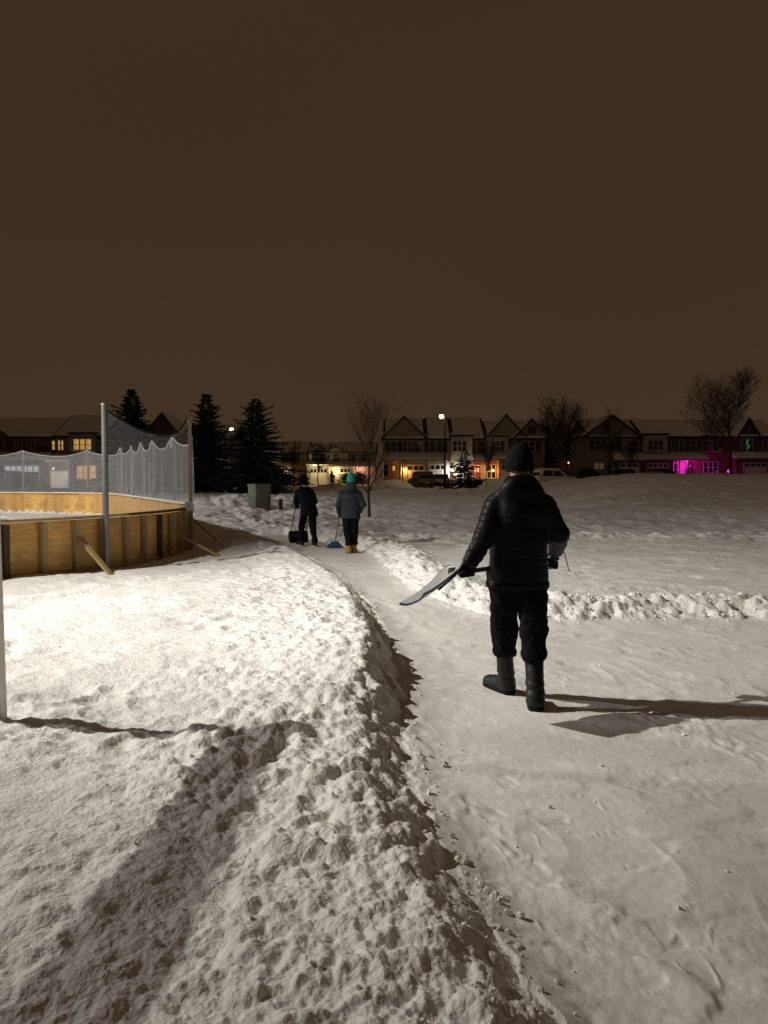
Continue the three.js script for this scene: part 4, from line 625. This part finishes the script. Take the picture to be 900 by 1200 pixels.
// a hand closed round a bar through c along axis; u points from the wrist to the bar
function gripHand(c, axis, u0, wrist, side, r, R) {
  const ax = v3.norm(axis), u = v3.norm(v3.add(u0, ax, -v3.dot(u0, ax))), v = v3.cross(ax, u).map((x) => x * side), P = (o, a, q = R) => v3.add(v3.add(v3.add(c, ax, o), v, q * Math.cos(a)), u, q * Math.sin(a)), F = [];
  for (let i = 0; i < 4; i++) { const o = (i - 1.5) * r * 2.08, l = [0.92, 1, 0.97, 0.82][i], base = v3.add(v3.add(v3.add(c, ax, o * 0.9), u, -0.035), v, R * 0.75); F.push([[base, P(o, 0.35), P(o, 1.35 * l), P(o, 2.35 * l), P(o, 3.15 * l, R * 0.95)], [r * 1.15, r * 1.1, r, r * 0.95, r * 0.8]]); }
  const tb = v3.add(v3.add(v3.add(c, ax, -r * 3.4), u, -0.045), v, -0.004); F.push([[tb, v3.add(P(-r * 3.6, 3.7, R * 1.15), u, -0.004), P(-r * 2.4, 2.9, R * 1.1)], [r * 1.25, r * 1.15, r * 0.85]]);
  const k1 = v3.add(v3.add(c, u, -0.035), v, R * 0.55), pl = [v3.add(k1, ax, -r * 2.3), v3.add(k1, ax, r * 2.3)];
  return (p) => { let d = smin(cap(p, pl[0], wrist, r * 1.5, r * 2.4), cap(p, pl[1], wrist, r * 1.4, r * 2.4), 0.02); d = smin(d, cap(p, pl[0], pl[1], r * 1.35, r * 1.35), 0.012); for (const [a, b] of F) { let e = 9; for (let i = 0; i < a.length - 1; i++) e = Math.min(e, cap(p, a[i], a[i + 1], b[i], b[i + 1])); d = smin(d, e, 0.005); } return d; };
}
const around = (c, r) => [[c[0] - r, c[1] - r, c[2] - r], [c[0] + r, c[1] + r, c[2] + r]];
const skin = M({ color: lin(0.50, 0.31, 0.23), roughness: 0.55 });
function prof(tab, y) { const f = curve(tab); return f(y); }
function person(o) {
  const g = thing('person', o.label, 'person', [o.x, o.gy ?? ground(o.x, o.d), -o.d], o.turn ?? 0, 'people clearing the walkway'), c = o.cell, H = o.head, J = o;
  const torso = (p, grow, tab) => { const w = prof(tab.w, p[1]) + grow, dp = prof(tab.d, p[1]) + grow, cx = prof(tab.x ?? [[0, 0]], p[1]), cz = prof(tab.z ?? [[0, 0]], p[1]), l = Math.pow(Math.pow(Math.abs(p[0] - cx) / w, 2.4) + Math.pow(Math.abs(p[2] - cz) / dp, 2.4), 1 / 2.4); return (l - 1) * Math.min(w, dp); };
  // body: one continuous figure, head with face
  const headF = (p) => { let d = ell(p, H, [0.074, 0.108, 0.094]); const F = (x, y, z) => [H[0] + x, H[1] + y, H[2] - z]; d = smin(d, ell(p, F(0, -0.055, 0.035), [0.055, 0.065, 0.062]), 0.03); d = smin(d, cap(p, F(0, 0.015, 0.085), F(0, -0.025, 0.108), 0.008, 0.014), 0.012); d = smin(d, ell(p, F(0, -0.062, 0.092), [0.022, 0.006, 0.008]), 0.008); for (const s of [-1, 1]) { d = smax(d, -ell(p, F(s * 0.032, 0.012, 0.092), [0.017, 0.010, 0.012]), 0.008); d = smin(d, ell(p, F(s * 0.032, 0.010, 0.080), [0.013, 0.011, 0.012]), 0.002); d = smin(d, ell(p, F(s * 0.076, -0.01, -0.005), [0.010, 0.032, 0.020]), 0.006); } return smin(d, cap(p, [H[0], H[1] - 0.05, H[2] + 0.015], J.neck, 0.052, 0.062), 0.03); };
  const bodyF = (p) => { let d = torso(p, -0.035, o.torso); d = smax(d, p[1] - (o.shoulderY + 0.05), 0.04); d = smax(d, o.hipY - 0.06 - p[1], 0.04); d = smin(d, cap(p, J.neck, [J.neck[0], o.shoulderY - 0.08, J.neck[2]], 0.06, 0.1), 0.05); for (const s of [0, 1]) { d = smin(d, chain(p, J.arm[s], [0.05, 0.042, 0.03]), 0.03); d = smin(d, chain(p, J.leg[s], [0.082, 0.055, 0.04]), 0.04); d = smin(d, chain(p, [J.leg[s][2], J.foot[s][0], J.foot[s][1]], [0.036, 0.036, 0.03]), 0.02); } return d; };
  part('body', [mesh(bodyF, [-0.62, 0.0, -0.7], [0.62, o.shoulderY + 0.16, 0.62], Math.max(0.014, c)), mesh(headF, [H[0] - 0.1, H[1] - 0.2, H[2] - 0.14], [H[0] + 0.1, H[1] + 0.13, H[2] + 0.12], 0.006)], skin, g);
  // jacket
  const q = o.quilt ?? 0, qs = o.quiltStep ?? 0.052, hem = o.hemY, wr = (p, k) => k * noise3(p[0] * 9, p[1] * 7, p[2] * 9);
  const jacketF = (p) => {
    let d = torso(p, 0, o.torso); d = smax(d, p[1] - (o.shoulderY + 0.045), 0.06);
    if (q) { const w = noise2(p[0] * 6 + p[2] * 5, p[1] * 4), k = 0.55 + 0.6 * noise2(p[0] * 9 - p[2] * 4, p[1] * 12 + 4); d -= 0.6 * q * k * (Math.sqrt(Math.abs(Math.sin(Math.PI * (p[1] + 0.012 * w) / qs))) - 0.5); }
    for (const s of [0, 1]) { const A = J.arm[s], R = o.sleeve ?? [0.082, 0.068, 0.052], a = cap(p, A[0], A[1], R[0], R[1]), ta = capT, b = cap(p, A[1], A[2], R[1], R[2]), tb = capT, L0 = Math.hypot(...v3.sub(A[1], A[0])), L1 = Math.hypot(...v3.sub(A[2], A[1])), s1 = a < b ? ta * L0 : L0 + tb * L1; let e = smin(a, b, 0.025); if (q) e -= q * (1 + 0.7 * noise3(p[0] * 12, p[1] * 12, p[2] * 12)) * (Math.sqrt(Math.abs(Math.sin(Math.PI * (s1 + 0.006 * noise2(p[1] * 14, p[2] * 14)) / qs))) - 0.5); d = smin(d, e, 0.035); }
    const n = J.neck, ring = Math.hypot(Math.hypot(p[0] - n[0], (p[2] - n[2]) * 0.9) - 0.074, (p[1] - n[1] - (o.collar ?? 0)) * 0.8) - 0.036; d = smin(d, ring, 0.03);
    if (o.hood) d = smin(d, ell(p, [n[0], n[1] - 0.05, n[2] + 0.075], [0.140, 0.080, 0.075]), 0.05);
    d += wr(p, o.wrinkle ?? 0.006); d = smax(d, hem - p[1] + 0.006 * Math.sin(p[0] * 21), 0.012); return smin(d, Math.max(torso(p, 0.004, o.torso), Math.abs(p[1] - hem - 0.012) - 0.012) - 0.004, 0.008);
  };
  const jk = part('jacket', mesh(jacketF, [-0.62, hem - 0.04, -0.62], [0.62, J.neck[1] + 0.1, 0.55], c), o.jacketM, g);
  for (const cd of o.cords ?? []) part('drawcord', tube(cd, 0.0035, 16, 5), o.cordM ?? o.jacketM, jk);
  if (o.yoke) part('jacket_yoke', mesh((p) => smax(smax(jacketF(p) - 0.006, (o.shoulderY - 0.1) - p[1] + 0.25 * Math.abs(p[0]) * 0.4, 0.01), p[1] - (o.shoulderY + 0.02), 0.01), [-0.3, o.shoulderY - 0.2, -0.3], [0.3, o.shoulderY + 0.1, 0.3], c), o.yoke, jk);
  // trousers
  const trF = (p) => { let d = smax(torso(p, -0.018, o.torso), p[1] - (hem + 0.08), 0.02); d = smax(d, o.hipY - 0.10 - p[1], 0.06); for (const s of [0, 1]) { const L = J.leg[s], k = o.cuffY[s], R = o.trouser; let e = chain(p, L, R, 0.03); const cuff = Math.exp(-Math.pow((p[1] - k - 0.035) / 0.03, 2)); e -= 0.010 * cuff; e += 0.013 * noise3(p[0] * 7 + s * 5, p[1] * 11 + p[0] * 6, p[2] * 7) + 0.007 * noise3(p[0] * 22, p[1] * 24, p[2] * 22); e = smax(e, k - p[1] + 0.012 * noise2(p[0] * 20, p[2] * 20), 0.02); d = smin(d, e, 0.03); } return d; };
  part('trousers', mesh(trF, [-0.42, 0.02, -0.6], [0.42, hem + 0.12, 0.55], c), o.trouserM, g);
  // footwear, gloves, hat
  for (const s of [0, 1]) {
    const [h, t] = J.foot[s], A = J.leg[s][2], top = o.bootTop, fr = o.bootR ?? [0.064, 0.058], lo = [Math.min(h[0], t[0], A[0]) - 0.1, -0.01, Math.min(h[2], t[2], A[2]) - 0.1], hi = [Math.max(h[0], t[0], A[0]) + 0.1, top + 0.03, Math.max(h[2], t[2], A[2]) + 0.1];
    const K = J.leg[s][1], tt = (top + 0.05 - A[1]) / (K[1] - A[1]), T = v3.mix(A, K, tt); lo[0] = Math.min(lo[0], T[0] - 0.1); hi[0] = Math.max(hi[0], T[0] + 0.1); lo[2] = Math.min(lo[2], T[2] - 0.1); hi[2] = Math.max(hi[2], T[2] + 0.1);
    const bF = (p) => { let d = cap(p, T, [h[0] * 0.6 + A[0] * 0.4, 0.07, h[2] * 0.6 + A[2] * 0.4], fr[0], fr[1]); d = smax(d, p[1] - top, 0.008); const f = cap(p, [h[0], 0.048, h[2]], [t[0], 0.040, t[2]], 0.050, 0.046), w = cap(p, v3.mix([h[0], 0.07, h[2]], [t[0], 0.05, t[2]], 0.35), [t[0], 0.042, t[2]], 0.052, 0.040); d = smin(d, smin(f, w, 0.02), 0.03); d -= 0.003 * Math.exp(-Math.pow((p[1] - top + 0.012) / 0.012, 2)); d += 0.002 * noise3(p[0] * 20, p[1] * 20, p[2] * 20) + (top > 0.3 ? 0.004 * Math.sin(p[1] * 105 + 2 * noise2(p[0] * 9, p[2] * 9)) * Math.exp(-Math.pow((p[1] - 0.13) / 0.05, 2)) + 0.004 * noise3(p[0] * 9, p[1] * 7, p[2] * 9) : 0); return smax(d, 0.022 - p[1], 0.006); };
    const b = part('boot', mesh(bF, lo, hi, Math.max(0.007, c * 0.8)), o.bootM, g);
    const so = (p) => { const f = cap(p, [h[0], 0.03, h[2]], [t[0], 0.03, t[2]], 0.056, 0.052); return smax(smax(f, p[1] - 0.03, 0.004), 0.001 - p[1], 0.004); }; part('sole', mesh(so, lo, [hi[0], 0.06, hi[2]], Math.max(0.006, c * 0.7)), o.soleM, b);
    const G = o.grip[s]; if (G) { const gf = gripHand(G.c, G.axis, G.u, J.arm[s][2], s ? 1 : -1, G.r ?? 0.0115, G.R ?? 0.026); const e = o.gloveCell ?? 0.0045, [l2, h2] = around(v3.mix(G.c, J.arm[s][2], 0.4), 0.12); part('glove', mesh(gf, l2, h2, e), o.gloveM, g); }
  }
  o.hat(g, H, c);
  return g;
}
const fabric = (r, g, b, rough = 0.85) => new THREE.MeshPhysicalMaterial({ color: lin(r, g, b), roughness: rough, specularIntensity: 0.22 });
const knitBump = tex(128, 128, (u, v) => 0.5 + 0.5 * Math.sin(u * 6.283 * 8) * (0.6 + 0.4 * Math.sin(v * 6.283 * 8)), false, [9, 9]);
const weave = tex(128, 128, (u, v) => 0.5 * tnoise(u, v, 32, 611) + 0.5 * tnoise(u, v, 64, 613), false, [6, 6]);
const black = new THREE.MeshPhysicalMaterial({ color: lin(0.004, 0.004, 0.0044), roughness: 0.5, specularIntensity: 0.28, bumpMap: weave, bumpScale: 0.001 });
const toque = (mat, pom, pomM) => (g, H, c) => { const base = H[1] - 0.062, f = (p) => { const a = Math.atan2(p[2] - H[2], p[0] - H[0]); let d = ell(p, [H[0], H[1] + 0.008, H[2] + 0.004], [0.092, 0.126, 0.112]); d = smin(d, Math.max(ell(p, [H[0], H[1] - 0.01, H[2] + 0.004], [0.099, 0.14, 0.118]), Math.abs(p[1] - base - 0.03) - 0.03), 0.010); d += 0.0014 * Math.sin(a * 44); return smax(d, base - p[1], 0.006); }; const h = part('toque', mesh(f, [H[0] - 0.12, base - 0.02, H[2] - 0.14], [H[0] + 0.12, H[1] + 0.16, H[2] + 0.14], Math.max(0.0045, c * 0.6)), mat, g); if (pom) part('pompom', mesh((p) => ell(p, [H[0], H[1] + 0.155, H[2]], [0.042, 0.042, 0.042]) + 0.008 * noise3(p[0] * 60, p[1] * 60, p[2] * 60), [H[0] - 0.07, H[1] + 0.09, H[2] - 0.07], [H[0] + 0.07, H[1] + 0.22, H[2] + 0.07], 0.007), pomM, h); };
const trapper = (mat) => (g, H, c) => { const f = (p) => { let d = ell(p, [H[0], H[1] + 0.03, H[2]], [0.105, 0.10, 0.125]); d = smin(d, Math.max(ell(p, [H[0], H[1] + 0.02, H[2]], [0.135, 0.2, 0.15]), Math.abs(p[1] - H[1] - 0.03) - 0.022), 0.02); for (const s of [-1, 1]) d = smin(d, ell(p, [H[0] + s * 0.095, H[1] - 0.045, H[2]], [0.026, 0.085, 0.055]), 0.02); d += 0.006 * noise3(p[0] * 40, p[1] * 40, p[2] * 40); d = smin(d, ell(p, [H[0], H[1] - 0.035, H[2] + 0.045], [0.088, 0.10, 0.075]), 0.03); return smax(d, -(ell(p, [H[0], H[1] - 0.03, H[2] - 0.09], [0.062, 0.10, 0.10])), 0.006); }; part('hat', mesh(f, [H[0] - 0.17, H[1] - 0.16, H[2] - 0.18], [H[0] + 0.17, H[1] + 0.17, H[2] + 0.18], 0.010), mat, g); };

// man with the pale shovel, nearest the camera
const PA = { x: 0.905, d: 5.2 };
const shA = { grip: [0.305, 0.943, -0.25], hand: [-0.358, 0.898, 0.13] };
{
  const ax = v3.norm(v3.sub(shA.hand, shA.grip));
  person({ ...PA, gy: 0.012, cell: 0.0075, collar: -0.004, label: 'person in black quilted jacket and black toque carrying a pale shovel', head: [0.016, 1.622, -0.035], neck: [0.010, 1.492, 0.0], shoulderY: 1.43, hipY: 0.86, hemY: 0.785,
    torso: { w: [[0.5, 0.195], [0.78, 0.206], [0.95, 0.196], [1.12, 0.190], [1.24, 0.192], [1.33, 0.178], [1.40, 0.158], [1.46, 0.125], [1.52, 0.09]], d: [[0.5, 0.125], [0.8, 0.150], [1.0, 0.145], [1.27, 0.150], [1.38, 0.125], [1.48, 0.10]], x: [[0.8, 0.0], [1.4, 0.008]], z: [[0.8, 0.0], [1.3, 0.015], [1.5, 0.0]] },
    arm: [[[-0.150, 1.335, 0.01], [-0.238, 1.125, 0.10], [-0.328, 0.972, 0.14]], [[0.168, 1.335, 0.01], [0.272, 1.145, 0.02], [0.296, 1.005, -0.175]]], sleeve: [0.080, 0.068, 0.052],
    leg: [[[-0.095, 0.86, 0.0], [-0.078, 0.48, -0.07], [-0.052, 0.11, -0.20]], [[0.098, 0.86, 0.0], [0.098, 0.48, 0.07], [0.088, 0.11, 0.19]]],
    foot: [[[-0.030, 0.05, -0.175], [-0.135, 0.045, -0.36]], [[0.086, 0.05, 0.225], [0.110, 0.045, 0.03]]], trouser: [0.108, 0.084, 0.066], cuffY: [0.275, 0.30], bootTop: 0.37, bootR: [0.062, 0.058],
    quilt: 0.007, hood: true, wrinkle: 0.009, jacketM: black, trouserM: fabric(0.006, 0.006, 0.007, 0.95), bootM: new THREE.MeshPhysicalMaterial({ color: lin(0.013, 0.013, 0.012), roughness: 0.5, specularIntensity: 0.5, bumpMap: weave, bumpScale: 0.001 }), soleM: fabric(0.012, 0.012, 0.012), gloveM: fabric(0.010, 0.010, 0.012, 0.7), cordM: fabric(0.012, 0.012, 0.012),
    grip: [{ c: shA.hand, axis: ax, u: [-0.1, -1, 0.1], r: 0.0125, R: 0.028 }, { c: v3.add(shA.grip, [0, -0.005, 0]), axis: [0.25, 0.95, 0.1], u: [0.1, -0.2, -1], r: 0.0125, R: 0.026 }],
    cords: [[[0.335, 1.03, -0.12], [0.352, 0.97, -0.11], [0.372, 0.89, -0.10], [0.380, 0.875, -0.10]], [[-0.20, 0.90, 0.10], [-0.215, 0.86, 0.11], [-0.21, 0.80, 0.11]]],
    hat: toque(new THREE.MeshPhysicalMaterial({ color: lin(0.006, 0.006, 0.0065), roughness: 0.95, specularIntensity: 0.2, bumpMap: knitBump, bumpScale: 0.002 })) });
}
// far left: dark coat, hat with flaps
const PB = { x: -1.79, d: 18.0 }, PC = { x: -0.71, d: 16.3 };
person({ ...PB, cell: 0.015, label: 'person in long black coat and dark hat pushing a black snow scoop', head: [-0.08, 1.555, -0.20], neck: [-0.055, 1.455, -0.13], collar: 0.012, shoulderY: 1.37, hipY: 0.86, hemY: 0.72, turn: 0.25,
  torso: { w: [[0.5, 0.19], [0.75, 0.20], [1.0, 0.185], [1.2, 0.19], [1.29, 0.165], [1.36, 0.125], [1.42, 0.10]], d: [[0.5, 0.15], [0.8, 0.155], [1.25, 0.15], [1.42, 0.09]], x: [[0.8, 0.03], [1.4, -0.055]], z: [[0.8, 0.05], [1.4, -0.14]] },
  arm: [[[-0.205, 1.26, -0.10], [-0.26, 1.04, -0.10], [-0.20, 0.93, -0.28]], [[0.105, 1.26, -0.10], [0.19, 1.04, -0.08], [0.12, 0.92, -0.27]]], sleeve: [0.08, 0.068, 0.052],
  leg: [[[-0.06, 0.86, 0.03], [-0.12, 0.47, -0.14], [-0.13, 0.10, -0.08]], [[0.11, 0.86, 0.03], [0.11, 0.48, 0.05], [0.14, 0.10, 0.20]]], foot: [[[-0.13, 0.05, -0.05], [-0.20, 0.045, -0.24]], [[0.14, 0.05, 0.23], [0.12, 0.045, 0.04]]], trouser: [0.10, 0.078, 0.062], cuffY: [0.09, 0.09], bootTop: 0.13, bootR: [0.045, 0.045], wrinkle: 0.012,
  jacketM: fabric(0.005, 0.0055, 0.008, 0.8), trouserM: fabric(0.005, 0.005, 0.006), bootM: fabric(0.02, 0.02, 0.02, 0.6), soleM: fabric(0.45, 0.44, 0.42), gloveM: fabric(0.012, 0.012, 0.012), gloveCell: 0.006,
  grip: [{ c: [-0.20, 0.90, -0.33], axis: [1, 0, 0.1], u: [0, -0.3, -1] }, { c: [0.10, 0.90, -0.33], axis: [1, 0, 0.1], u: [0, -0.3, -1] }], hat: trapper(fabric(0.006, 0.0055, 0.0055)) });
const teal = M({ color: lin(0.02, 0.21, 0.165), roughness: 0.95, bumpMap: knitBump, bumpScale: 0.003 });
person({ ...PC, cell: 0.014, collar: 0.0, label: 'person in grey jacket, teal pompom toque and tan boots holding a blue shovel', head: [0.01, 1.555, -0.05], neck: [0.01, 1.445, -0.01], shoulderY: 1.34, hipY: 0.80, hemY: 0.745, turn: 0.06,
  torso: { w: [[0.5, 0.19], [0.75, 0.205], [1.0, 0.20], [1.18, 0.195], [1.27, 0.17], [1.34, 0.13], [1.40, 0.10]], d: [[0.5, 0.13], [0.8, 0.15], [1.2, 0.15], [1.38, 0.09]], z: [[0.8, 0.0], [1.4, -0.02]] },
  arm: [[[-0.165, 1.25, 0], [-0.255, 1.03, 0.01], [-0.235, 0.86, -0.17]], [[0.165, 1.25, 0], [0.26, 1.03, 0.03], [0.20, 0.89, -0.13]]], sleeve: [0.08, 0.07, 0.055],
  leg: [[[-0.085, 0.80, 0], [-0.06, 0.45, 0.01], [-0.035, 0.12, 0.06]], [[0.085, 0.80, 0], [0.075, 0.45, -0.03], [0.072, 0.12, -0.06]]], foot: [[[-0.04, 0.05, 0.09], [-0.07, 0.045, -0.10]], [[0.07, 0.05, -0.04], [0.11, 0.045, -0.22]]], trouser: [0.105, 0.082, 0.066], cuffY: [0.155, 0.165], bootTop: 0.19, bootR: [0.058, 0.055], wrinkle: 0.010, hood: true,
  jacketM: fabric(0.030, 0.034, 0.040, 0.75), yoke: fabric(0.018, 0.020, 0.025, 0.75), trouserM: fabric(0.005, 0.005, 0.006), bootM: fabric(0.34, 0.20, 0.06, 0.8), soleM: fabric(0.25, 0.17, 0.08), gloveM: fabric(0.015, 0.015, 0.016), gloveCell: 0.006,
  grip: [{ c: [-0.225, 0.80, -0.235], axis: [0.15, 0.85, 0.5], u: [0, -0.5, -1] }, { c: [0.15, 0.855, -0.20], axis: [0.6, 0.2, -0.6], u: [-0.2, -0.3, -1] }], hat: toque(teal, true, teal) });

// ---------------------------------------------------------------- shovels
function sheet(P, nu, nv, th) { // a curved plate: P(u, v) gives a point, th its thickness
  const pts = [], pos = [], idx = [], e = 1e-3; for (let i = 0; i <= nu; i++) for (let j = 0; j <= nv; j++) { const u = i / nu, v = j / nv * 2 - 1, p = P(u, v), a = v3.sub(P(Math.min(1, u + e), v), P(Math.max(0, u - e), v)), b = v3.sub(P(u, v + e), P(u, v - e)), n = v3.norm(v3.cross(a, b)); pts.push([p, n]); }
  for (const s of [0.5, -0.5]) for (const [p, n] of pts) pos.push(...v3.add(p, n, s * th)); const N = pts.length, q = (i, j) => i * (nv + 1) + j;
  for (let i = 0; i < nu; i++) for (let j = 0; j < nv; j++) { idx.push(q(i, j), q(i + 1, j), q(i + 1, j + 1), q(i, j), q(i + 1, j + 1), q(i, j + 1)); idx.push(N + q(i, j), N + q(i + 1, j + 1), N + q(i + 1, j), N + q(i, j), N + q(i, j + 1), N + q(i + 1, j + 1)); }
  const rim = (a, b) => idx.push(a, b, N + b, a, N + b, N + a); for (let i = 0; i < nu; i++) { rim(q(i, 0), q(i + 1, 0)); rim(q(i + 1, nv), q(i, nv)); } for (let j = 0; j < nv; j++) { rim(q(0, j + 1), q(0, j)); rim(q(nu, j), q(nu, j + 1)); }
  const g = new THREE.BufferGeometry(); g.setAttribute('position', new THREE.Float32BufferAttribute(pos, 3)); g.setIndex(idx); g.computeVertexNormals(); return g;
}
const scuff = grainTex(621, 0.8, 1, [1, 1, 1], 12, 70);
const paleP = M({ color: lin(0.50, 0.51, 0.51), map: scuff, roughness: 0.4 }), blueP = M({ color: lin(0.012, 0.045, 0.11), roughness: 0.4 }), brightBlue = M({ color: lin(0.03, 0.24, 0.55), roughness: 0.35 }), blackP = M({ color: lin(0.014, 0.014, 0.016), roughness: 0.4 });
{ // pale shovel in the near person's hands
  const O = [PA.x, 0.012, -PA.d], g = thing('snow_shovel', 'snow shovel with pale grey blade and blue edge in the nearest person\'s hands', 'shovel', v3.add(O, shA.grip));
  const loc = (p) => v3.sub(p, shA.grip), gp = [0, 0, 0], hd = loc(shA.hand), ax = v3.norm(v3.sub(hd, gp)), neck = v3.add(hd, ax, 0.05);
  const tip = loc([0.182 - PA.x, 0.742, PA.d - 4.74]), B = v3.sub(tip, neck), bd = v3.norm(B), W0 = [-0.04, 0.045, 0.98], W = v3.norm(v3.add(W0, bd, -v3.dot(W0, bd))); let N = v3.cross(bd, W); if (N[1] < 0) N = N.map((x) => -x);
  const S = (u, v) => { const wf = 0.135 * (u < 0.22 ? lerp(0.5, 1, Math.sqrt(clamp(u / 0.22))) : lerp(1, 0.96, u)), up = 0.028 * Math.pow(Math.abs(v), 3) + 0.075 * Math.pow(1 - u, 3) * 0.7 + 0.004 * Math.cos(v * 9.4) * sst(0.1, 0.3, u) * sst(1, 0.85, u); return v3.add(v3.add(v3.add(neck, B, u), W, wf * v), N, up); };
  const bl = part('blade', sheet(S, 24, 24, 0.006), paleP, g);
  part('wear_strip', [sheet((u, v) => v3.add(S(0.965 + 0.04 * u, v), N, -0.001), 2, 24, 0.010), tube([...Array(11).keys()].map((i) => v3.add(S(0.30 + i * 0.07, 1), N, -0.005)), 0.005, 24, 6)], blueP, bl);
  part('socket', [bar(v3.add(hd, ax, -0.02), v3.add(S(0.16, 0), N, 0.012), 0.021, 0.026, 12), bar(v3.add(S(0.12, 0), N, -0.02), v3.add(S(0.5, 0), N, -0.022), 0.02, 0.012, 8)], blackP, bl);
  part('shaft', bar(v3.add(gp, ax, 0.05), v3.add(hd, ax, 0.02), 0.0155, 0.0155, 12), blackP, g);
  const up = v3.norm(v3.add([0.25, 0.95, 0.1], ax, -v3.dot([0.25, 0.95, 0.1], ax))), D = (a, r, l) => v3.add(v3.add(gp, up, r * Math.sin(a)), ax, l - 0.055 * Math.cos(a)); const ring = []; for (let i = 0; i <= 16; i++) { const a = i / 16 * 6.283; ring.push(v3.add(v3.add(gp, up, 0.058 * Math.sin(a) * (1 + 0.15 * Math.cos(a))), ax, -0.012 - 0.050 * Math.cos(a) + 0.05)); }
  part('grip', new THREE.TubeGeometry(new THREE.CatmullRomCurve3(ring.slice(0, -1).map((p) => V(...p)), true), 40, 0.0145, 8, true), brightBlue, g);
}
{ // black scoop with a bow handle
  const bx = -2.06, bd = 18.55, y = ground(bx, bd), O = [bx, y, -bd], g = thing('snow_scoop', 'black snow scoop with two handle bars on the walkway', 'scoop', O, 0.55);
  const S = (u, v) => { const a = -1.15 + 2.0 * u, c = 0.17; return [0.235 * v, c + 0.02 + c * Math.sin(a) * (1 + 0.04 * v * v), 0.15 - c * Math.cos(a) * 1.35 * (1 - 0.08 * v * v) - 0.02]; };
  part('pan', [sheet((u, v) => { const p = S(u, v); return [p[0], p[1], p[2]]; }, 14, 14, 0.008), ...[-1, 1].map((s) => { const sh = new THREE.Shape(); for (let i = 0; i <= 12; i++) { const p = S(i / 12, s); i ? sh.lineTo(p[2], p[1]) : sh.moveTo(p[2], p[1]); } const e = new THREE.ExtrudeGeometry(sh, { depth: 0.012, bevelEnabled: false }); e.rotateY(-Math.PI / 2); e.translate(s * 0.236 + 0.006, 0, 0); return e; })], blackP, g);
  const inv = (w) => { const c = Math.cos(-0.55), s = Math.sin(-0.55), x = w[0] - bx, z = w[2] + bd; return [x * c + z * s, w[1] - y, -x * s + z * c]; }, wB = (l) => { const c = Math.cos(0.25), s = Math.sin(0.25); return [PB.x + l[0] * c + l[2] * s, ground(PB.x, PB.d) + l[1], -PB.d - l[0] * s + l[2] * c]; };
  const hl = inv(wB([-0.24, 0.90, -0.33])), hr = inv(wB([0.14, 0.90, -0.33]));
  for (const [s, h] of [[-1, hl], [1, hr]]) part('handle_bar', tube([[s * 0.2, 0.18, -0.07], [s * 0.2, 0.34, 0.0], v3.mix([s * 0.19, 0.34, 0.0], h, 0.5), h], 0.013, 24, 8), blackP, g);
  part('cross_bar', bar(hl, hr, 0.014), blackP, g);
}
{ // blue shovel of the person with the teal toque
  const bx = -1.10, bd = 17.2, y = ground(bx, bd), g = thing('snow_shovel', 'blue snow shovel with flared blade resting on the walkway', 'shovel', [bx, y, -bd], 0.1);
  const S = (u, v) => { const w = lerp(0.05, 0.21, Math.pow(u, 0.8)); return [w * v, 0.012 + 0.16 * Math.pow(1 - u, 1.3) + 0.02 * Math.pow(Math.abs(v), 3), -0.10 - 0.16 * u + 0.12]; };
  const bl = part('blade', sheet((u, v) => { const p = S(u, v); return [p[0], p[1], p[2]]; }, 14, 16, 0.007), M({ color: lin(0.012, 0.075, 0.15), roughness: 0.4 }), g); part('wear_strip', bar(S(1, -1), S(1, 1), 0.008), blackP, bl);
  const w = (l) => { const c = Math.cos(0.06), s = Math.sin(0.06), p = [PC.x + l[0] * c + l[2] * s, ground(PC.x, PC.d) + l[1], -PC.d - l[0] * s + l[2] * c], q = [p[0] - bx, p[1] - y, p[2] + bd], c2 = Math.cos(-0.1), s2 = Math.sin(-0.1); return [q[0] * c2 + q[2] * s2, q[1], -q[0] * s2 + q[2] * c2]; };
  const hand = w([-0.225, 0.80, -0.235]), root = [0, 0.165, 0.02], dir = v3.norm(v3.sub(hand, root)); part('shaft', bar(root, v3.add(hand, dir, 0.06), 0.014, 0.014, 8), M({ color: lin(0.16, 0.13, 0.11), roughness: 0.5 }), g); part('grip', bar(v3.add(v3.add(hand, dir, 0.06), [-1, 0, 0], 0.06), v3.add(v3.add(hand, dir, 0.06), [1, 0, 0], 0.06), 0.016), blackP, g);
}
renderer.render(scene, camera);
